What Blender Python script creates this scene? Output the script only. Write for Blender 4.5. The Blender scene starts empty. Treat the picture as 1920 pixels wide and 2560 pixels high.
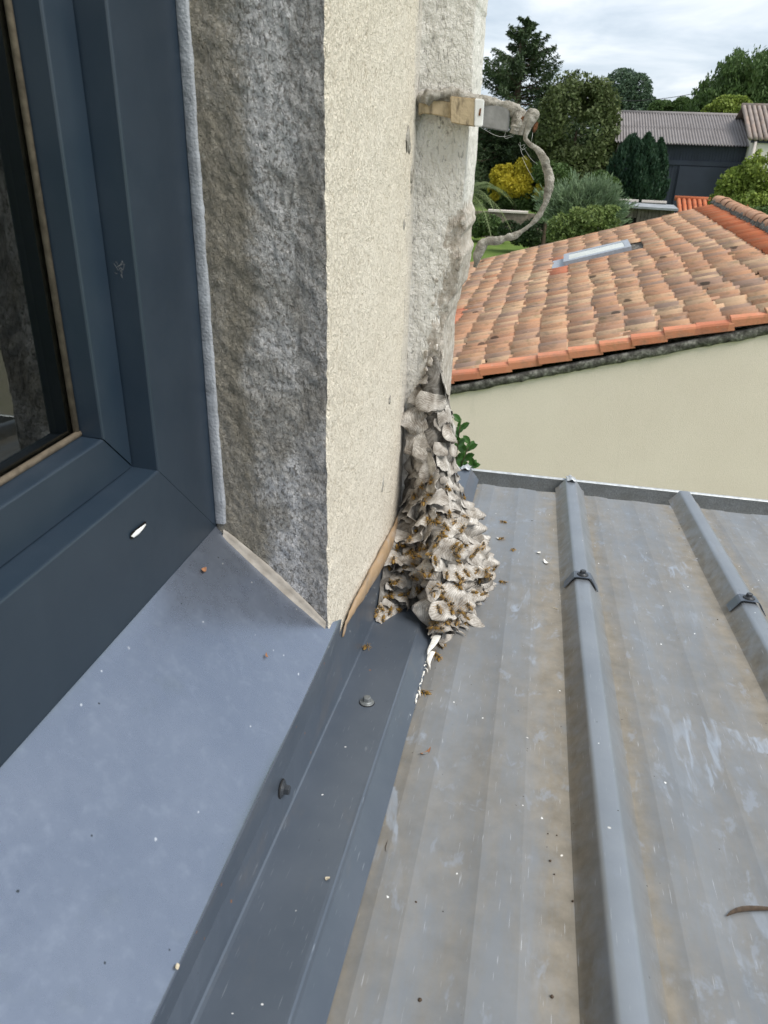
import bpy, bmesh, math, random
import numpy as np
from mathutils import Vector, Matrix
from mathutils.bvhtree import BVHTree

random.seed(7)
rng = np.random.default_rng(7)
rad = math.radians
scene = bpy.context.scene
C = scene.collection

# ------------------------------------------------------------------ camera
# world: X = outwards from the facade, Y = along the facade away from the viewer, Z = up, lens at the origin
PITCH, YAW, ROLL = rad(26.742), rad(11.360), rad(1.933)
FPX, CXP, CYP = 1923.0, 960.0, 1280.0
cp, sp, cy_, sy_ = math.cos(PITCH), math.sin(PITCH), math.cos(YAW), math.sin(YAW)
FWD = np.array([-sy_ * cp, cy_ * cp, -sp])
RT0 = np.array([cy_, sy_, 0.0])
UP0 = np.cross(RT0, FWD)
RT = math.cos(ROLL) * RT0 + math.sin(ROLL) * UP0
UP = -math.sin(ROLL) * RT0 + math.cos(ROLL) * UP0
cam_data = bpy.data.cameras.new('camera')
cam = bpy.data.objects.new('camera', cam_data)
C.objects.link(cam)
m = Matrix.Identity(4)
for i in range(3):
    m[i][0], m[i][1], m[i][2] = RT[i], UP[i], -FWD[i]
cam.matrix_world = m
cam_data.sensor_fit = 'VERTICAL'
cam_data.sensor_height = 36.0
cam_data.lens = 36.0 * FPX / 2560.0
cam_data.clip_start = 0.02
cam_data.clip_end = 3000
cam_data.dof.use_dof = True
cam_data.dof.focus_distance = 1.55
cam_data.dof.aperture_fstop = 15.0
scene.camera = cam
scene.render.resolution_x, scene.render.resolution_y = 768, 1024

# ------------------------------------------------------------------ sky, sun, exposure
SUN_AZ = math.atan2(-0.36, 0.93)      # direction the light comes from, in the XY plane
SUN_EL = rad(53)
world = bpy.data.worlds.new('World')
scene.world = world
world.use_nodes = True
wn, wl = world.node_tree.nodes, world.node_tree.links
wn.clear()
w_out = wn.new('ShaderNodeOutputWorld')
w_bg = wn.new('ShaderNodeBackground')
w_sky = wn.new('ShaderNodeTexSky')
w_sky.sky_type = 'NISHITA'
w_sky.sun_disc = False
w_sky.sun_elevation = SUN_EL
w_sky.sun_rotation = math.pi / 2 - SUN_AZ
w_tc = wn.new('ShaderNodeTexCoord')
w_sep = wn.new('ShaderNodeSeparateXYZ')
wl.new(w_tc.outputs['Generated'], w_sep.inputs[0])
w_z = wn.new('ShaderNodeMath'); w_z.operation = 'ABSOLUTE'
wl.new(w_sep.outputs['Z'], w_z.inputs[0])
w_z2 = wn.new('ShaderNodeMath'); w_z2.operation = 'ADD'; w_z2.inputs[1].default_value = 0.16
wl.new(w_z.outputs[0], w_z2.inputs[0])
w_dv = wn.new('ShaderNodeVectorMath'); w_dv.operation = 'DIVIDE'
w_cmb = wn.new('ShaderNodeCombineXYZ')
for i in range(3):
    wl.new(w_z2.outputs[0], w_cmb.inputs[i])
wl.new(w_tc.outputs['Generated'], w_dv.inputs[0])
wl.new(w_cmb.outputs[0], w_dv.inputs[1])
w_n = wn.new('ShaderNodeTexNoise')
w_n.inputs['Scale'].default_value = 1.5
w_n.inputs['Detail'].default_value = 6
w_n.inputs['Roughness'].default_value = 0.55
w_n.inputs['Distortion'].default_value = 0.35
wl.new(w_dv.outputs[0], w_n.inputs['Vector'])
w_r = wn.new('ShaderNodeValToRGB')
w_r.color_ramp.elements[0].position = 0.30
w_r.color_ramp.elements[0].color = (4.3, 5.1, 6.1, 1)
w_r.color_ramp.elements[1].position = 0.66
w_r.color_ramp.elements[1].color = (7.9, 8.3, 8.8, 1)
e_ = w_r.color_ramp.elements.new(0.47); e_.color = (5.9, 6.6, 7.4, 1)
wl.new(w_n.outputs['Fac'], w_r.inputs['Fac'])
w_mix = wn.new('ShaderNodeMixRGB')
w_mix.inputs['Fac'].default_value = 0.88
wl.new(w_sky.outputs[0], w_mix.inputs['Color1'])
wl.new(w_r.outputs[0], w_mix.inputs['Color2'])
wl.new(w_mix.outputs[0], w_bg.inputs['Color'])
w_bg.inputs['Strength'].default_value = 0.050
wl.new(w_bg.outputs[0], w_out.inputs[0])

sun_d = bpy.data.lights.new('sun', 'SUN')
sun_d.energy = 1.5
sun_d.angle = rad(30)
sun_d.color = (1.0, 0.965, 0.91)
sun = bpy.data.objects.new('sun', sun_d)
C.objects.link(sun)
sdir = Vector((math.cos(SUN_EL) * math.cos(SUN_AZ), math.cos(SUN_EL) * math.sin(SUN_AZ), math.sin(SUN_EL)))
sun.rotation_euler = sdir.to_track_quat('Z', 'Y').to_euler()
scene.view_settings.view_transform = 'Standard'
scene.view_settings.look = 'None'
scene.view_settings.exposure = 1.42
scene.view_settings.gamma = 1.0
scene.view_settings.use_curve_mapping = False
scene.render.engine = 'CYCLES'
scene.cycles.use_denoising = True
scene.cycles.max_bounces = 6
scene.cycles.transparent_max_bounces = 12

# ------------------------------------------------------------------ pixel -> point helpers (photo pixels, 1920 x 2560)
def ray(x, y):
    return ((x - CXP) / FPX) * RT - ((y - CYP) / FPX) * UP + FWD
def onX(x, y, X): r = ray(x, y); return r * (X / r[0])
def onY(x, y, Y): r = ray(x, y); return r * (Y / r[1])
def onZ(x, y, Z): r = ray(x, y); return r * (Z / r[2])
def onP(x, y, n, d): r = ray(x, y); return r * (d / float(r @ n))

# ------------------------------------------------------------------ noise (vectorised value noise)
def _hash(i, j, k, s):
    h = (i * 374761393 + j * 668265263 + k * 2147483647 + s * 1274126177) & 0xFFFFFFFF
    h = ((h ^ (h >> 13)) * 1274126177) & 0xFFFFFFFF
    h = ((h ^ (h >> 16)) * 2246822519) & 0xFFFFFFFF
    return ((h ^ (h >> 15)) & 0xFFFF) / 32767.5 - 1.0
def vnoise(P, scale=1.0, seed=0):
    P = np.asarray(P, float) * scale
    f = np.floor(P).astype(np.int64); t = P - f; t = t * t * (3 - 2 * t)
    out = 0
    for a in (0, 1):
        for b in (0, 1):
            for c in (0, 1):
                w = (t[..., 0] if a else 1 - t[..., 0]) * (t[..., 1] if b else 1 - t[..., 1]) * (t[..., 2] if c else 1 - t[..., 2])
                out = out + w * _hash(f[..., 0] + a, f[..., 1] + b, f[..., 2] + c, seed)
    return out
def fbm(P, scale, seed=0, octs=3, gain=0.5):
    a, s, o = 1.0, scale, 0
    for k in range(octs):
        o = o + a * vnoise(P, s, seed + 17 * k); a *= gain; s *= 2.03
    return o
def vnoise3(P, scale, seed, octs=3):
    return np.stack([fbm(P, scale, seed + 100 * k, octs) for k in range(3)], -1)

# ------------------------------------------------------------------ object helpers
def link(o, parent=None):
    C.objects.link(o)
    if parent is not None:
        o.parent = parent
        if parent.parent is None:
            mw = Matrix.LocRotScale(parent.location, parent.rotation_euler, parent.scale)
        else:
            pp = parent.parent
            mw = Matrix.LocRotScale(pp.location, pp.rotation_euler, pp.scale) @ parent.matrix_parent_inverse @ Matrix.LocRotScale(parent.location, parent.rotation_euler, parent.scale)
        o.matrix_parent_inverse = mw.inverted()
    return o
def mesh(name, verts, faces, mat, smooth=False):
    me = bpy.data.meshes.new(name)
    v = np.asarray(verts, float).reshape(-1, 3)
    me.from_pydata(v.tolist(), [], [list(map(int, f)) for f in faces])
    if mat is not None:
        me.materials.append(mat)
    if smooth:
        me.polygons.foreach_set('use_smooth', [True] * len(me.polygons))
    me.update()
    return me
def quads_mesh(name, V, mat, smooth=False):
    """V: (n, k, 3) array of separate k-gons, built fast."""
    n, k = V.shape[:2]
    me = bpy.data.meshes.new(name)
    me.vertices.add(n * k); me.vertices.foreach_set('co', V.reshape(-1).astype(np.float32))
    me.loops.add(n * k); me.loops.foreach_set('vertex_index', np.arange(n * k, dtype=np.int32))
    me.polygons.add(n); me.polygons.foreach_set('loop_start', (np.arange(n) * k).astype(np.int32))
    if smooth: me.polygons.foreach_set('use_smooth', np.ones(n, bool))
    me.materials.append(mat); me.update(calc_edges=True); me.validate()
    return me
def obj(name, me, parent=None):
    return link(bpy.data.objects.new(name, me), parent)
def part(name, verts, faces, mat, parent=None, smooth=False):
    return obj(name, mesh(name, verts, faces, mat, smooth), parent)
def tag(o, label, cat, group=None, kind=None):
    if label: o['label'] = label
    if cat: o['category'] = cat
    if group: o['group'] = group
    if kind: o['kind'] = kind
    return o
def thing(name, label, cat, loc=(0, 0, 0), group=None):
    o = bpy.data.objects.new(name, None); C.objects.link(o)
    o.empty_display_size = 0.05
    o.location = loc
    return tag(o, label, cat, group)
def grid_faces(nu, nv, closed_u=False):
    f = []
    for i in range(nu if closed_u else nu - 1):
        for j in range(nv - 1):
            a, b = i * nv + j, ((i + 1) % nu) * nv + j
            f.append((a, b, b + 1, a + 1))
    return f
def grid(name, P, mat, parent=None, smooth=True, closed_u=False, flip=False):
    nu, nv = P.shape[:2]
    f = grid_faces(nu, nv, closed_u)
    if flip: f = [q[::-1] for q in f]
    return part(name, P.reshape(-1, 3), f, mat, parent, smooth)
def box_vf(x0, x1, y0, y1, z0, z1):
    v = [(x, y, z) for x in (x0, x1) for y in (y0, y1) for z in (z0, z1)]
    f = [(0, 1, 3, 2), (4, 6, 7, 5), (0, 4, 5, 1), (2, 3, 7, 6), (0, 2, 6, 4), (1, 5, 7, 3)]
    return v, f
def box(name, x0, x1, y0, y1, z0, z1, mat, parent=None, bevel=0.0):
    v, f = box_vf(x0, x1, y0, y1, z0, z1)
    me = mesh(name, v, f, mat)
    if bevel > 0:
        bm = bmesh.new(); bm.from_mesh(me)
        bmesh.ops.bevel(bm, geom=bm.edges[:], offset=bevel, segments=2, affect='EDGES', profile=0.6)
        bm.to_mesh(me); bm.free()
    return obj(name, me, parent)
def tube_arr(path, radii, seg=8, squash=None):
    path = np.asarray(path, float); n = len(path)
    t = np.gradient(path, axis=0); t /= np.linalg.norm(t, axis=1)[:, None] + 1e-9
    ref = np.array([0.13, 0.9, 0.41]); ref /= np.linalg.norm(ref)
    P = np.zeros((n, seg, 3))
    for i in range(n):
        a = np.cross(t[i], ref); a /= np.linalg.norm(a) + 1e-9
        b = np.cross(a, t[i])
        for k in range(seg):
            an = 2 * math.pi * k / seg
            P[i, k] = path[i] + radii[i] * (math.cos(an) * a + math.sin(an) * (squash or 1.0) * b)
    return P
def tube_vf(path, radii, seg=8, squash=None, cap=True):
    P = tube_arr(path, radii, seg, squash); n = len(P)
    f = []
    for i in range(n - 1):
        for k in range(seg):
            a, b = i * seg + k, i * seg + (k + 1) % seg
            f.append((a, b, b + seg, a + seg))
    if cap:
        f.append(tuple(range(seg))[::-1]); f.append(tuple((n - 1) * seg + k for k in range(seg)))
    return P.reshape(-1, 3), f
def merge(*vfs):
    V, F, o = [], [], 0
    for v, f in vfs:
        v = np.asarray(v, float).reshape(-1, 3)
        V.append(v); F += [tuple(i + o for i in q) for q in f]; o += len(v)
    return np.concatenate(V), F
def resample(pts, n):
    pts = np.asarray(pts, float)
    d = np.r_[0, np.cumsum(np.linalg.norm(np.diff(pts, axis=0), axis=1))]
    # smooth interpolation (Catmull-like through cubic hermite of chord params)
    q = np.linspace(0, d[-1], n)
    m_ = np.gradient(pts, d, axis=0)
    out = np.zeros((n, pts.shape[1]))
    idx = np.clip(np.searchsorted(d, q, side='right') - 1, 0, len(d) - 2)
    h = d[idx + 1] - d[idx]; t = ((q - d[idx]) / h)[:, None]; h = h[:, None]
    out = (2*t**3 - 3*t**2 + 1)*pts[idx] + (t**3 - 2*t**2 + t)*h*m_[idx] + (-2*t**3 + 3*t**2)*pts[idx+1] + (t**3 - t**2)*h*m_[idx+1]
    return out

# ------------------------------------------------------------------ materials
def add_attr(me, name, vals):
    a = me.attributes.new(name, 'FLOAT', 'POINT'); a.data.foreach_set('value', np.asarray(vals, np.float32).reshape(-1))
class NT:
    def __init__(s, name, rough=0.6, spec=0.5, metal=0.0):
        s.m = bpy.data.materials.new(name); s.m.use_nodes = True
        s.n, s.l = s.m.node_tree.nodes, s.m.node_tree.links
        s.b = s.n['Principled BSDF']
        s.b.inputs['Roughness'].default_value = rough
        s.b.inputs['Specular IOR Level'].default_value = spec
        s.b.inputs['Metallic'].default_value = metal
        s.geo = s.n.new('ShaderNodeNewGeometry')
        s.pos = s.geo.outputs['Position']
    def objpos(s):
        t = s.n.new('ShaderNodeTexCoord'); s.pos = t.outputs['Object']; return s
    def map(s, scale, rot=(0, 0, 0), loc=(0, 0, 0), src=None):
        k = s.n.new('ShaderNodeMapping'); k.inputs['Scale'].default_value = scale
        k.inputs['Rotation'].default_value = rot; k.inputs['Location'].default_value = loc
        s.l.new(src or s.pos, k.inputs['Vector']); return k.outputs[0]
    def noise(s, scale, detail=3, rough=0.55, dist=0.0, vec=None):
        k = s.n.new('ShaderNodeTexNoise'); k.inputs['Scale'].default_value = scale
        k.inputs['Detail'].default_value = detail; k.inputs['Roughness'].default_value = rough
        k.inputs['Distortion'].default_value = dist
        s.l.new(vec or s.pos, k.inputs['Vector']); return k.outputs['Fac']
    def voro(s, scale, vec=None, feature='F1', rnd=1.0):
        k = s.n.new('ShaderNodeTexVoronoi'); k.inputs['Scale'].default_value = scale; k.feature = feature
        k.inputs['Randomness'].default_value = rnd
        s.l.new(vec or s.pos, k.inputs['Vector']); return k
    def ramp(s, fac, stops):
        k = s.n.new('ShaderNodeValToRGB'); e = k.color_ramp.elements
        def c4(c): return (c, c, c, 1) if isinstance(c, (int, float)) else (*c, 1)
        e[0].position, e[0].color = stops[0][0], c4(stops[0][1])
        e[1].position, e[1].color = stops[-1][0], c4(stops[-1][1])
        for p, c in stops[1:-1]:
            q = e.new(p); q.color = c4(c)
        s.l.new(fac, k.inputs['Fac']); return k.outputs['Color']
    def mix(s, fac, a, b, mode='MIX'):
        k = s.n.new('ShaderNodeMixRGB'); k.blend_type = mode
        for i, v in ((0, fac), (1, a), (2, b)):
            if hasattr(v, 'type'): s.l.new(v, k.inputs[i])
            elif i == 0: k.inputs[0].default_value = v
            else: k.inputs[i].default_value = (v, v, v, 1) if isinstance(v, (int, float)) else (*v, 1)
        return k.outputs[0]
    def math(s, op, a, b=0.0, clamp=False):
        k = s.n.new('ShaderNodeMath'); k.operation = op; k.use_clamp = clamp
        for i, v in ((0, a), (1, b)):
            if hasattr(v, 'type'): s.l.new(v, k.inputs[i])
            else: k.inputs[i].default_value = v
        return k.outputs[0]
    def sep(s, src=None):
        k = s.n.new('ShaderNodeSeparateXYZ'); s.l.new(src or s.pos, k.inputs[0]); return k.outputs
    def attr(s, name):
        k = s.n.new('ShaderNodeAttribute'); k.attribute_name = name; return k.outputs['Fac']
    def color(s, c):
        if hasattr(c, 'type'): s.l.new(c, s.b.inputs['Base Color'])
        else: s.b.inputs['Base Color'].default_value = (*c, 1)
        return s
    def rough(s, r): s.l.new(r, s.b.inputs['Roughness']); return s
    def bump(s, h, strength=0.5, dist=0.002, prev=None):
        k = s.n.new('ShaderNodeBump'); k.inputs['Strength'].default_value = strength; k.inputs['Distance'].default_value = dist
        s.l.new(h, k.inputs['Height'])
        if prev is not None: s.l.new(prev, k.inputs['Normal'])
        s.l.new(k.outputs[0], s.b.inputs['Normal']); return k.outputs[0]
    def specks(s, base, scale, size, col, amount=0.5, vec=None):
        """sparse little marks: voronoi dots kept only in some cells"""
        nz_ = s.n.new('ShaderNodeTexNoise'); nz_.inputs['Scale'].default_value = scale * 3.2; nz_.inputs['Detail'].default_value = 2; s.l.new(s.pos, nz_.inputs['Vector'])
        ma = s.n.new('ShaderNodeVectorMath'); ma.operation = 'MULTIPLY_ADD'
        s.l.new(nz_.outputs['Color'], ma.inputs[0]); ma.inputs[1].default_value = (0.16 / scale,) * 3; s.l.new(vec or s.pos, ma.inputs[2])
        v = s.voro(scale, ma.outputs[0])
        dot = s.ramp(v.outputs['Distance'], [(size * 0.6, 1.0), (size, 0.0)])
        cs = s.n.new('ShaderNodeSeparateColor'); s.l.new(v.outputs['Color'], cs.inputs[0])
        keep = s.math('LESS_THAN', cs.outputs[0], amount)
        return s.mix(s.math('MULTIPLY', dot, keep), base, col)
M = {}
def simple(name, col, rough=0.6, spec=0.5, nscale=30, var=0.12, bump=0.0, bscale=200, metal=0.0):
    k = NT(name, rough, spec, metal)
    lo = tuple(c * (1 - var) for c in col); hi = tuple(min(1, c * (1 + var)) for c in col)
    k.color(k.ramp(k.noise(nscale, 4), [(0.3, lo), (0.7, hi)]))
    if bump: k.bump(k.noise(bscale, 3), bump, 0.002)
    M[name] = k.m
    return k.m

# window paint: dark slate blue powder coat
k = NT('frame_paint', 0.38, 0.85)
c = k.ramp(k.noise(9, 4), [(0.3, (0.0125, 0.024, 0.040)), (0.7, (0.017, 0.030, 0.047))])
c = k.specks(c, 40, 0.065, (0.36, 0.40, 0.45), 0.16)
c = k.mix(k.ramp(k.noise(4, 4, vec=k.map((3, 3, 0.5))), [(0.62, 0.0), (0.85, 0.22)]), c, (0.12, 0.15, 0.19))
k.color(c); k.bump(k.noise(900, 2), 0.06, 0.0006)
k.rough(k.ramp(k.noise(14, 3), [(0.3, 0.33), (0.7, 0.48)])); M['frame_paint'] = k.m

# sill paint: the same coat, chalked and dusty
k = NT('sill_paint', 0.34, 0.8, 0.78)
n1 = k.noise(7, 5, 0.6); n2 = k.noise(55, 4, 0.6)
c = k.ramp(n1, [(0.28, (0.205, 0.238, 0.305)), (0.72, (0.250, 0.282, 0.348))])
c = k.mix(k.ramp(n2, [(0.55, 0.0), (0.8, 0.35)]), c, (0.33, 0.37, 0.44))
c = k.mix(k.ramp(k.noise(16, 3, 0.6), [(0.6, 0.0), (0.75, 0.3)]), c, (0.19, 0.22, 0.24))
c = k.specks(c, 58, 0.085, (0.62, 0.64, 0.67), 0.36, vec=k.map((1, 0.8, 1)))
c = k.specks(c, 60, 0.085, (0.06, 0.07, 0.08), 0.16)
c = k.specks(c, 15, 0.055, (0.86, 0.84, 0.82), 0.20)
c = k.mix(k.ramp(k.noise(30, 5, 0.7, 0.8, vec=k.map((0.6, 1, 1), rot=(0, 0, 0.5))), [(0.60, 0.0), (0.72, 0.16)]), c, (0.38, 0.42, 0.50))
k.color(c); k.rough(k.ramp(n2, [(0.3, 0.24), (0.7, 0.33)]))
k.bump(k.noise(5, 2), 0.25, 0.006, k.bump(k.noise(700, 2), 0.06, 0.0006)); M['sill_paint'] = k.m

# flashing paint: a shade darker, scratches, rusty dust
k = NT('flashing_paint', 0.36, 0.7, 0.35)
c = k.ramp(k.noise(8, 5, 0.6), [(0.28, (0.078, 0.098, 0.128)), (0.72, (0.108, 0.128, 0.158))])
c = k.mix(k.ramp(k.noise(13, 5, 0.65, vec=k.map((1, 0.35, 1))), [(0.56, 0.0), (0.78, 0.4)]), c, (0.20, 0.17, 0.14))
scr = k.noise(620, 2, 0.4, vec=k.map((1.0, 0.05, 0.25), rot=(0, 0, 0.06)))
c = k.mix(k.ramp(scr, [(0.69, 0.0), (0.76, 0.4)]), c, (0.30, 0.33, 0.37))
c = k.specks(c, 45, 0.07, (0.80, 0.80, 0.80), 0.20)
c = k.specks(c, 38, 0.08, (0.28, 0.13, 0.06), 0.12)
c = k.specks(c, 60, 0.08, (0.03, 0.03, 0.035), 0.10)
k.color(c); k.bump(k.noise(600, 2), 0.06, 0.0006); M['flashing_paint'] = k.m

# roof sheet: slate grey coat under a film of brown dirt, wiped and scuffed
def roof_material(name, dirt_lo, dirt_hi, scuff, tone=1.0):
    k = NT(name, 0.42, 0.6, 0.15)
    base = k.ramp(k.noise(6, 5, 0.6), [(0.25, (0.150 * tone, 0.170 * tone, 0.195 * tone)), (0.75, (0.205 * tone, 0.225 * tone, 0.250 * tone))])
    dirt = k.ramp(k.noise(30, 5, 0.65), [(0.3, (0.170, 0.150, 0.118)), (0.7, (0.262, 0.232, 0.188))])
    df = k.ramp(k.noise(13.0, 9, 0.78, 0.2, vec=k.map((1.0, 0.16, 1.0))), [(dirt_lo, 0.12), (dirt_hi, 0.62)])
    df = k.math('ADD', df, k.math('MULTIPLY', k.attr('dirt'), k.ramp(k.noise(26, 5, 0.65), [(0.3, 0.45), (0.6, 1.0)])), True)
    c = k.mix(df, base, dirt)
    wv = k.noise(9, 5, 0.62, 1.6, vec=k.map((1, 0.55, 1), rot=(0, 0, 0.35), loc=(3.1, 1.7, 0)))
    st1 = k.ramp(k.noise(70, 3, 0.55, 0.6, vec=k.map((1.0, 0.13, 1.0), rot=(0, 0, 0.75))), [(0.50, 0.0), (0.62, 1.0)])
    st2 = k.ramp(k.noise(60, 3, 0.55, 0.6, vec=k.map((1.0, 0.16, 1.0), rot=(0, 0, -0.5), loc=(4, 4, 0))), [(0.50, 0.0), (0.62, 1.0)])
    fine = k.mix(k.ramp(k.noise(3.0, 2, vec=k.map((1, 1, 1), loc=(2, 9, 0))), [(0.47, 0.0), (0.53, 1.0)]), st1, st2)
    patch = k.ramp(k.noise(4.0, 3, 0.5, vec=k.map((1, 0.8, 1), loc=(8, 2, 0))), [(0.47, 0.0), (0.60, 1.0)])
    sf = k.math('MULTIPLY', k.math('MULTIPLY', k.ramp(wv, [(0.55, 0.0), (0.61, 1.0)]), k.math('ADD', fine, 0.10)), patch)
    c = k.mix(k.math('MULTIPLY', sf, scuff), c, (0.33, 0.38, 0.455))
    blot = k.ramp(k.noise(24, 4, 0.7, 0.3, vec=k.map((1.2, 0.6, 1), loc=(5, 9, 0))), [(0.60, 0.0), (0.68, 0.6)])
    c = k.mix(k.math('MULTIPLY', blot, scuff), c, (0.29, 0.33, 0.395))
    scr = k.noise(640, 2, 0.4, vec=k.map((1.0, 0.035, 0.3), rot=(0, 0, -0.05)))
    c = k.mix(k.ramp(scr, [(0.70, 0.0), (0.77, 0.5)]), c, (0.50, 0.52, 0.55))
    c = k.specks(c, 42, 0.065, (0.85, 0.85, 0.83), 0.22, vec=k.map((1, 0.7, 1)))
    c = k.specks(c, 62, 0.08, (0.05, 0.045, 0.04), 0.2)
    c = k.specks(c, 20, 0.05, (0.75, 0.72, 0.68), 0.14)
    k.color(c); k.rough(k.ramp(df, [(0.0, 0.36), (1.0, 0.62)]))
    k.bump(k.noise(500, 3), 0.10, 0.0006); M[name] = k.m
roof_material('roof_paint', 0.40, 0.64, 0.62)
roof_material('rib_paint', 0.58, 0.80, 0.35, 1.5)
M['rib_paint'].node_tree.nodes['Principled BSDF'].inputs['Metallic'].default_value = 0.55

# galvanised gutter
k = NT('galvanised', 0.45, 0.5, 0.35)
sp_ = k.ramp(k.noise(220, 3, 0.6), [(0.35, (0.135, 0.145, 0.148)), (0.7, (0.225, 0.235, 0.235))])
k.color(k.mix(k.ramp(k.noise(30, 4), [(0.4, 0.0), (0.7, 0.5)]), sp_, (0.115, 0.115, 0.105))); M['galvanised'] = k.m
simple('bright_zinc', (0.50, 0.52, 0.53), 0.45, 0.5, 60, 0.25, metal=0.4)
simple('black_steel', (0.028, 0.032, 0.038), 0.42, 0.5, 80, 0.25)
simple('rubber', (0.012, 0.012, 0.013), 0.7, 0.3)
simple('gasket', (0.16, 0.13, 0.095), 0.8, 0.2, 90, 0.35, 0.3, 400)
simple('white_plastic', (0.80, 0.80, 0.78), 0.5, 0.5, 60, 0.1)
simple('room', (0.05, 0.05, 0.05), 0.9, 0.1)
# grey rough cement of the window reveal, stained
k = NT('reveal_cement', 0.92, 0.15)
x, y, z = k.sep()
big = k.noise(6.0, 6, 0.66, 0.8, vec=k.map((1.1, 1, 0.8), rot=(0, 0.5, 0), loc=(0.4, 0, 0.3)))
c = k.ramp(big, [(0.34, (0.290, 0.270, 0.238)), (0.45, (0.430, 0.412, 0.385)), (0.55, (0.62, 0.61, 0.61)), (0.8, (0.68, 0.67, 0.675))])
c = k.mix(k.ramp(k.noise(250, 4, 0.62, 0.5, vec=k.map((1, 1, 0.7))), [(0.38, 0.75), (0.52, 0.0)]), c, (0.15, 0.136, 0.116))
edge = k.math('SUBTRACT', k.math('MULTIPLY', k.math('ADD', x, 0.405), 11.0), k.math('MULTIPLY', k.noise(9, 4, 0.6), 1.15))
c = k.mix(k.ramp(edge, [(0.02, 0.8), (0.28, 0.0)]), c, (0.255, 0.228, 0.178))
edge2 = k.math('SUBTRACT', k.math('MULTIPLY', k.math('SUBTRACT', -0.2465, x), 16.0), k.math('MULTIPLY', k.noise(7, 4, 0.6), 1.1))
c = k.mix(k.ramp(edge2, [(-0.3, 0.45), (0.10, 0.0)]), c, (0.22, 0.205, 0.185))
c = k.mix(k.ramp(k.noise(60, 3, 0.6), [(0.70, 0.0), (0.76, 0.6)]), c, (0.48, 0.46, 0.40))
k.color(c)
b1 = k.bump(k.noise(240, 5, 0.65, 0.8, vec=k.map((1, 1, 0.75))), 1.0, 0.007)
k.bump(k.noise(150, 4, 0.6, 0.5, vec=k.map((1, 1, 0.45))), 0.7, 0.006, b1); M['reveal_cement'] = k.m

# cream render of the facade, worm-patterned float finish
k = NT('cream_render', 0.9, 0.15)
x, y, z = k.sep()
c = k.ramp(k.noise(5, 5, 0.6), [(0.3, (0.775, 0.705, 0.585)), (0.7, (0.83, 0.765, 0.65))])
rel = k.noise(210, 4, 0.6, 1.4, vec=k.map((1, 1, 0.62)))
c = k.mix(k.ramp(rel, [(0.36, 0.75), (0.48, 0.0)]), c, (0.44, 0.37, 0.27))  # low parts of the relief tinted darker, their shading painted into the colour
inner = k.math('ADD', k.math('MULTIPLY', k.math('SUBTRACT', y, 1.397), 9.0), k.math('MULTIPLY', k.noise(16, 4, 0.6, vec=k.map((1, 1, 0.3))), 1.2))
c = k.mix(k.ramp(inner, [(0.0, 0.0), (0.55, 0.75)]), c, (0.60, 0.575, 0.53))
crk = k.noise(75, 4, 0.65, 0.7, vec=k.map((1, 1, 0.14)))
c = k.mix(k.math('MULTIPLY', k.ramp(crk, [(0.635, 0.0), (0.68, 1.0)]), k.ramp(inner, [(-0.25, 0.0), (0.25, 1.0)])), c, (0.13, 0.12, 0.115))
k.color(c)
b1 = k.bump(rel, 1.0, 0.006)
k.bump(k.noise(55, 3), 0.35, 0.004, b1); M['cream_render'] = k.m

# white-grey render of the projecting pier, streaked, with bare mortar where it has broken off
k = NT('pier_render', 0.92, 0.12)
c = k.ramp(k.noise(9, 5, 0.6, vec=k.map((1, 1, 0.4))), [(0.3, (0.66, 0.625, 0.565)), (0.7, (0.79, 0.765, 0.71))])
pit = k.noise(190, 4, 0.62, 0.6, vec=k.map((1, 1, 0.45)))
c = k.mix(k.ramp(pit, [(0.30, 0.85), (0.44, 0.0)]), c, (0.24, 0.225, 0.205))
stk = k.noise(95, 4, 0.62, 0.3, vec=k.map((1, 1, 0.10)))
c = k.mix(k.ramp(stk, [(0.60, 0.0), (0.72, 0.55)]), c, (0.27, 0.255, 0.235))
ba = k.attr('bare')
bare = k.ramp(k.noise(40, 5, 0.65), [(0.3, (0.34, 0.295, 0.24)), (0.5, (0.49, 0.44, 0.38)), (0.7, (0.62, 0.58, 0.52))])
bf = k.ramp(k.math('ADD', ba, k.math('MULTIPLY', k.math('SUBTRACT', k.noise(48, 5, 0.72, 0.6, vec=k.map((1, 1, 0.4))), 0.5), 2.0)), [(0.46, 0.0), (0.54, 1.0)])
c = k.mix(bf, c, bare); c = k.mix(k.math('MULTIPLY', bf, k.ramp(k.noise(90, 4, 0.7, 0.6, vec=k.map((1, 1, 0.5))), [(0.55, 0.0), (0.62, 0.8)])), c, (0.66, 0.63, 0.57)); c = k.mix(k.math('MULTIPLY', bf, k.ramp(k.noise(130, 4, 0.7, 0.4, vec=k.map((1, 1, 0.35))), [(0.60, 0.0), (0.68, 0.8)])), c, (0.12, 0.10, 0.085)); k.color(c)
b1 = k.bump(pit, 0.9, 0.005)
k.bump(k.noise(60, 5, 0.65), 0.9, 0.008, b1); M['pier_render'] = k.m

simple('jamb_strip', (0.33, 0.345, 0.37), 0.88, 0.15, 60, 0.25, 0.8, 300)
k = NT('sealant', 0.55, 0.35)
k.color(k.mix(k.ramp(k.noise(35, 5, 0.6), [(0.35, 0.0), (0.65, 0.8)]), (0.36, 0.33, 0.29), (0.20, 0.175, 0.145))); k.bump(k.noise(120, 3), 0.3, 0.003); M['sealant'] = k.m
k = NT('foam_bead', 0.6, 0.35)
k.color(k.ramp(k.noise(26, 5, 0.62, 0.5, vec=k.map((1, 0.5, 1))), [(0.3, (0.19, 0.16, 0.13)), (0.5, (0.33, 0.225, 0.13)), (0.7, (0.33, 0.28, 0.235))])); k.bump(k.noise(90, 4), 0.35, 0.004); M['foam_bead'] = k.m

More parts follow.
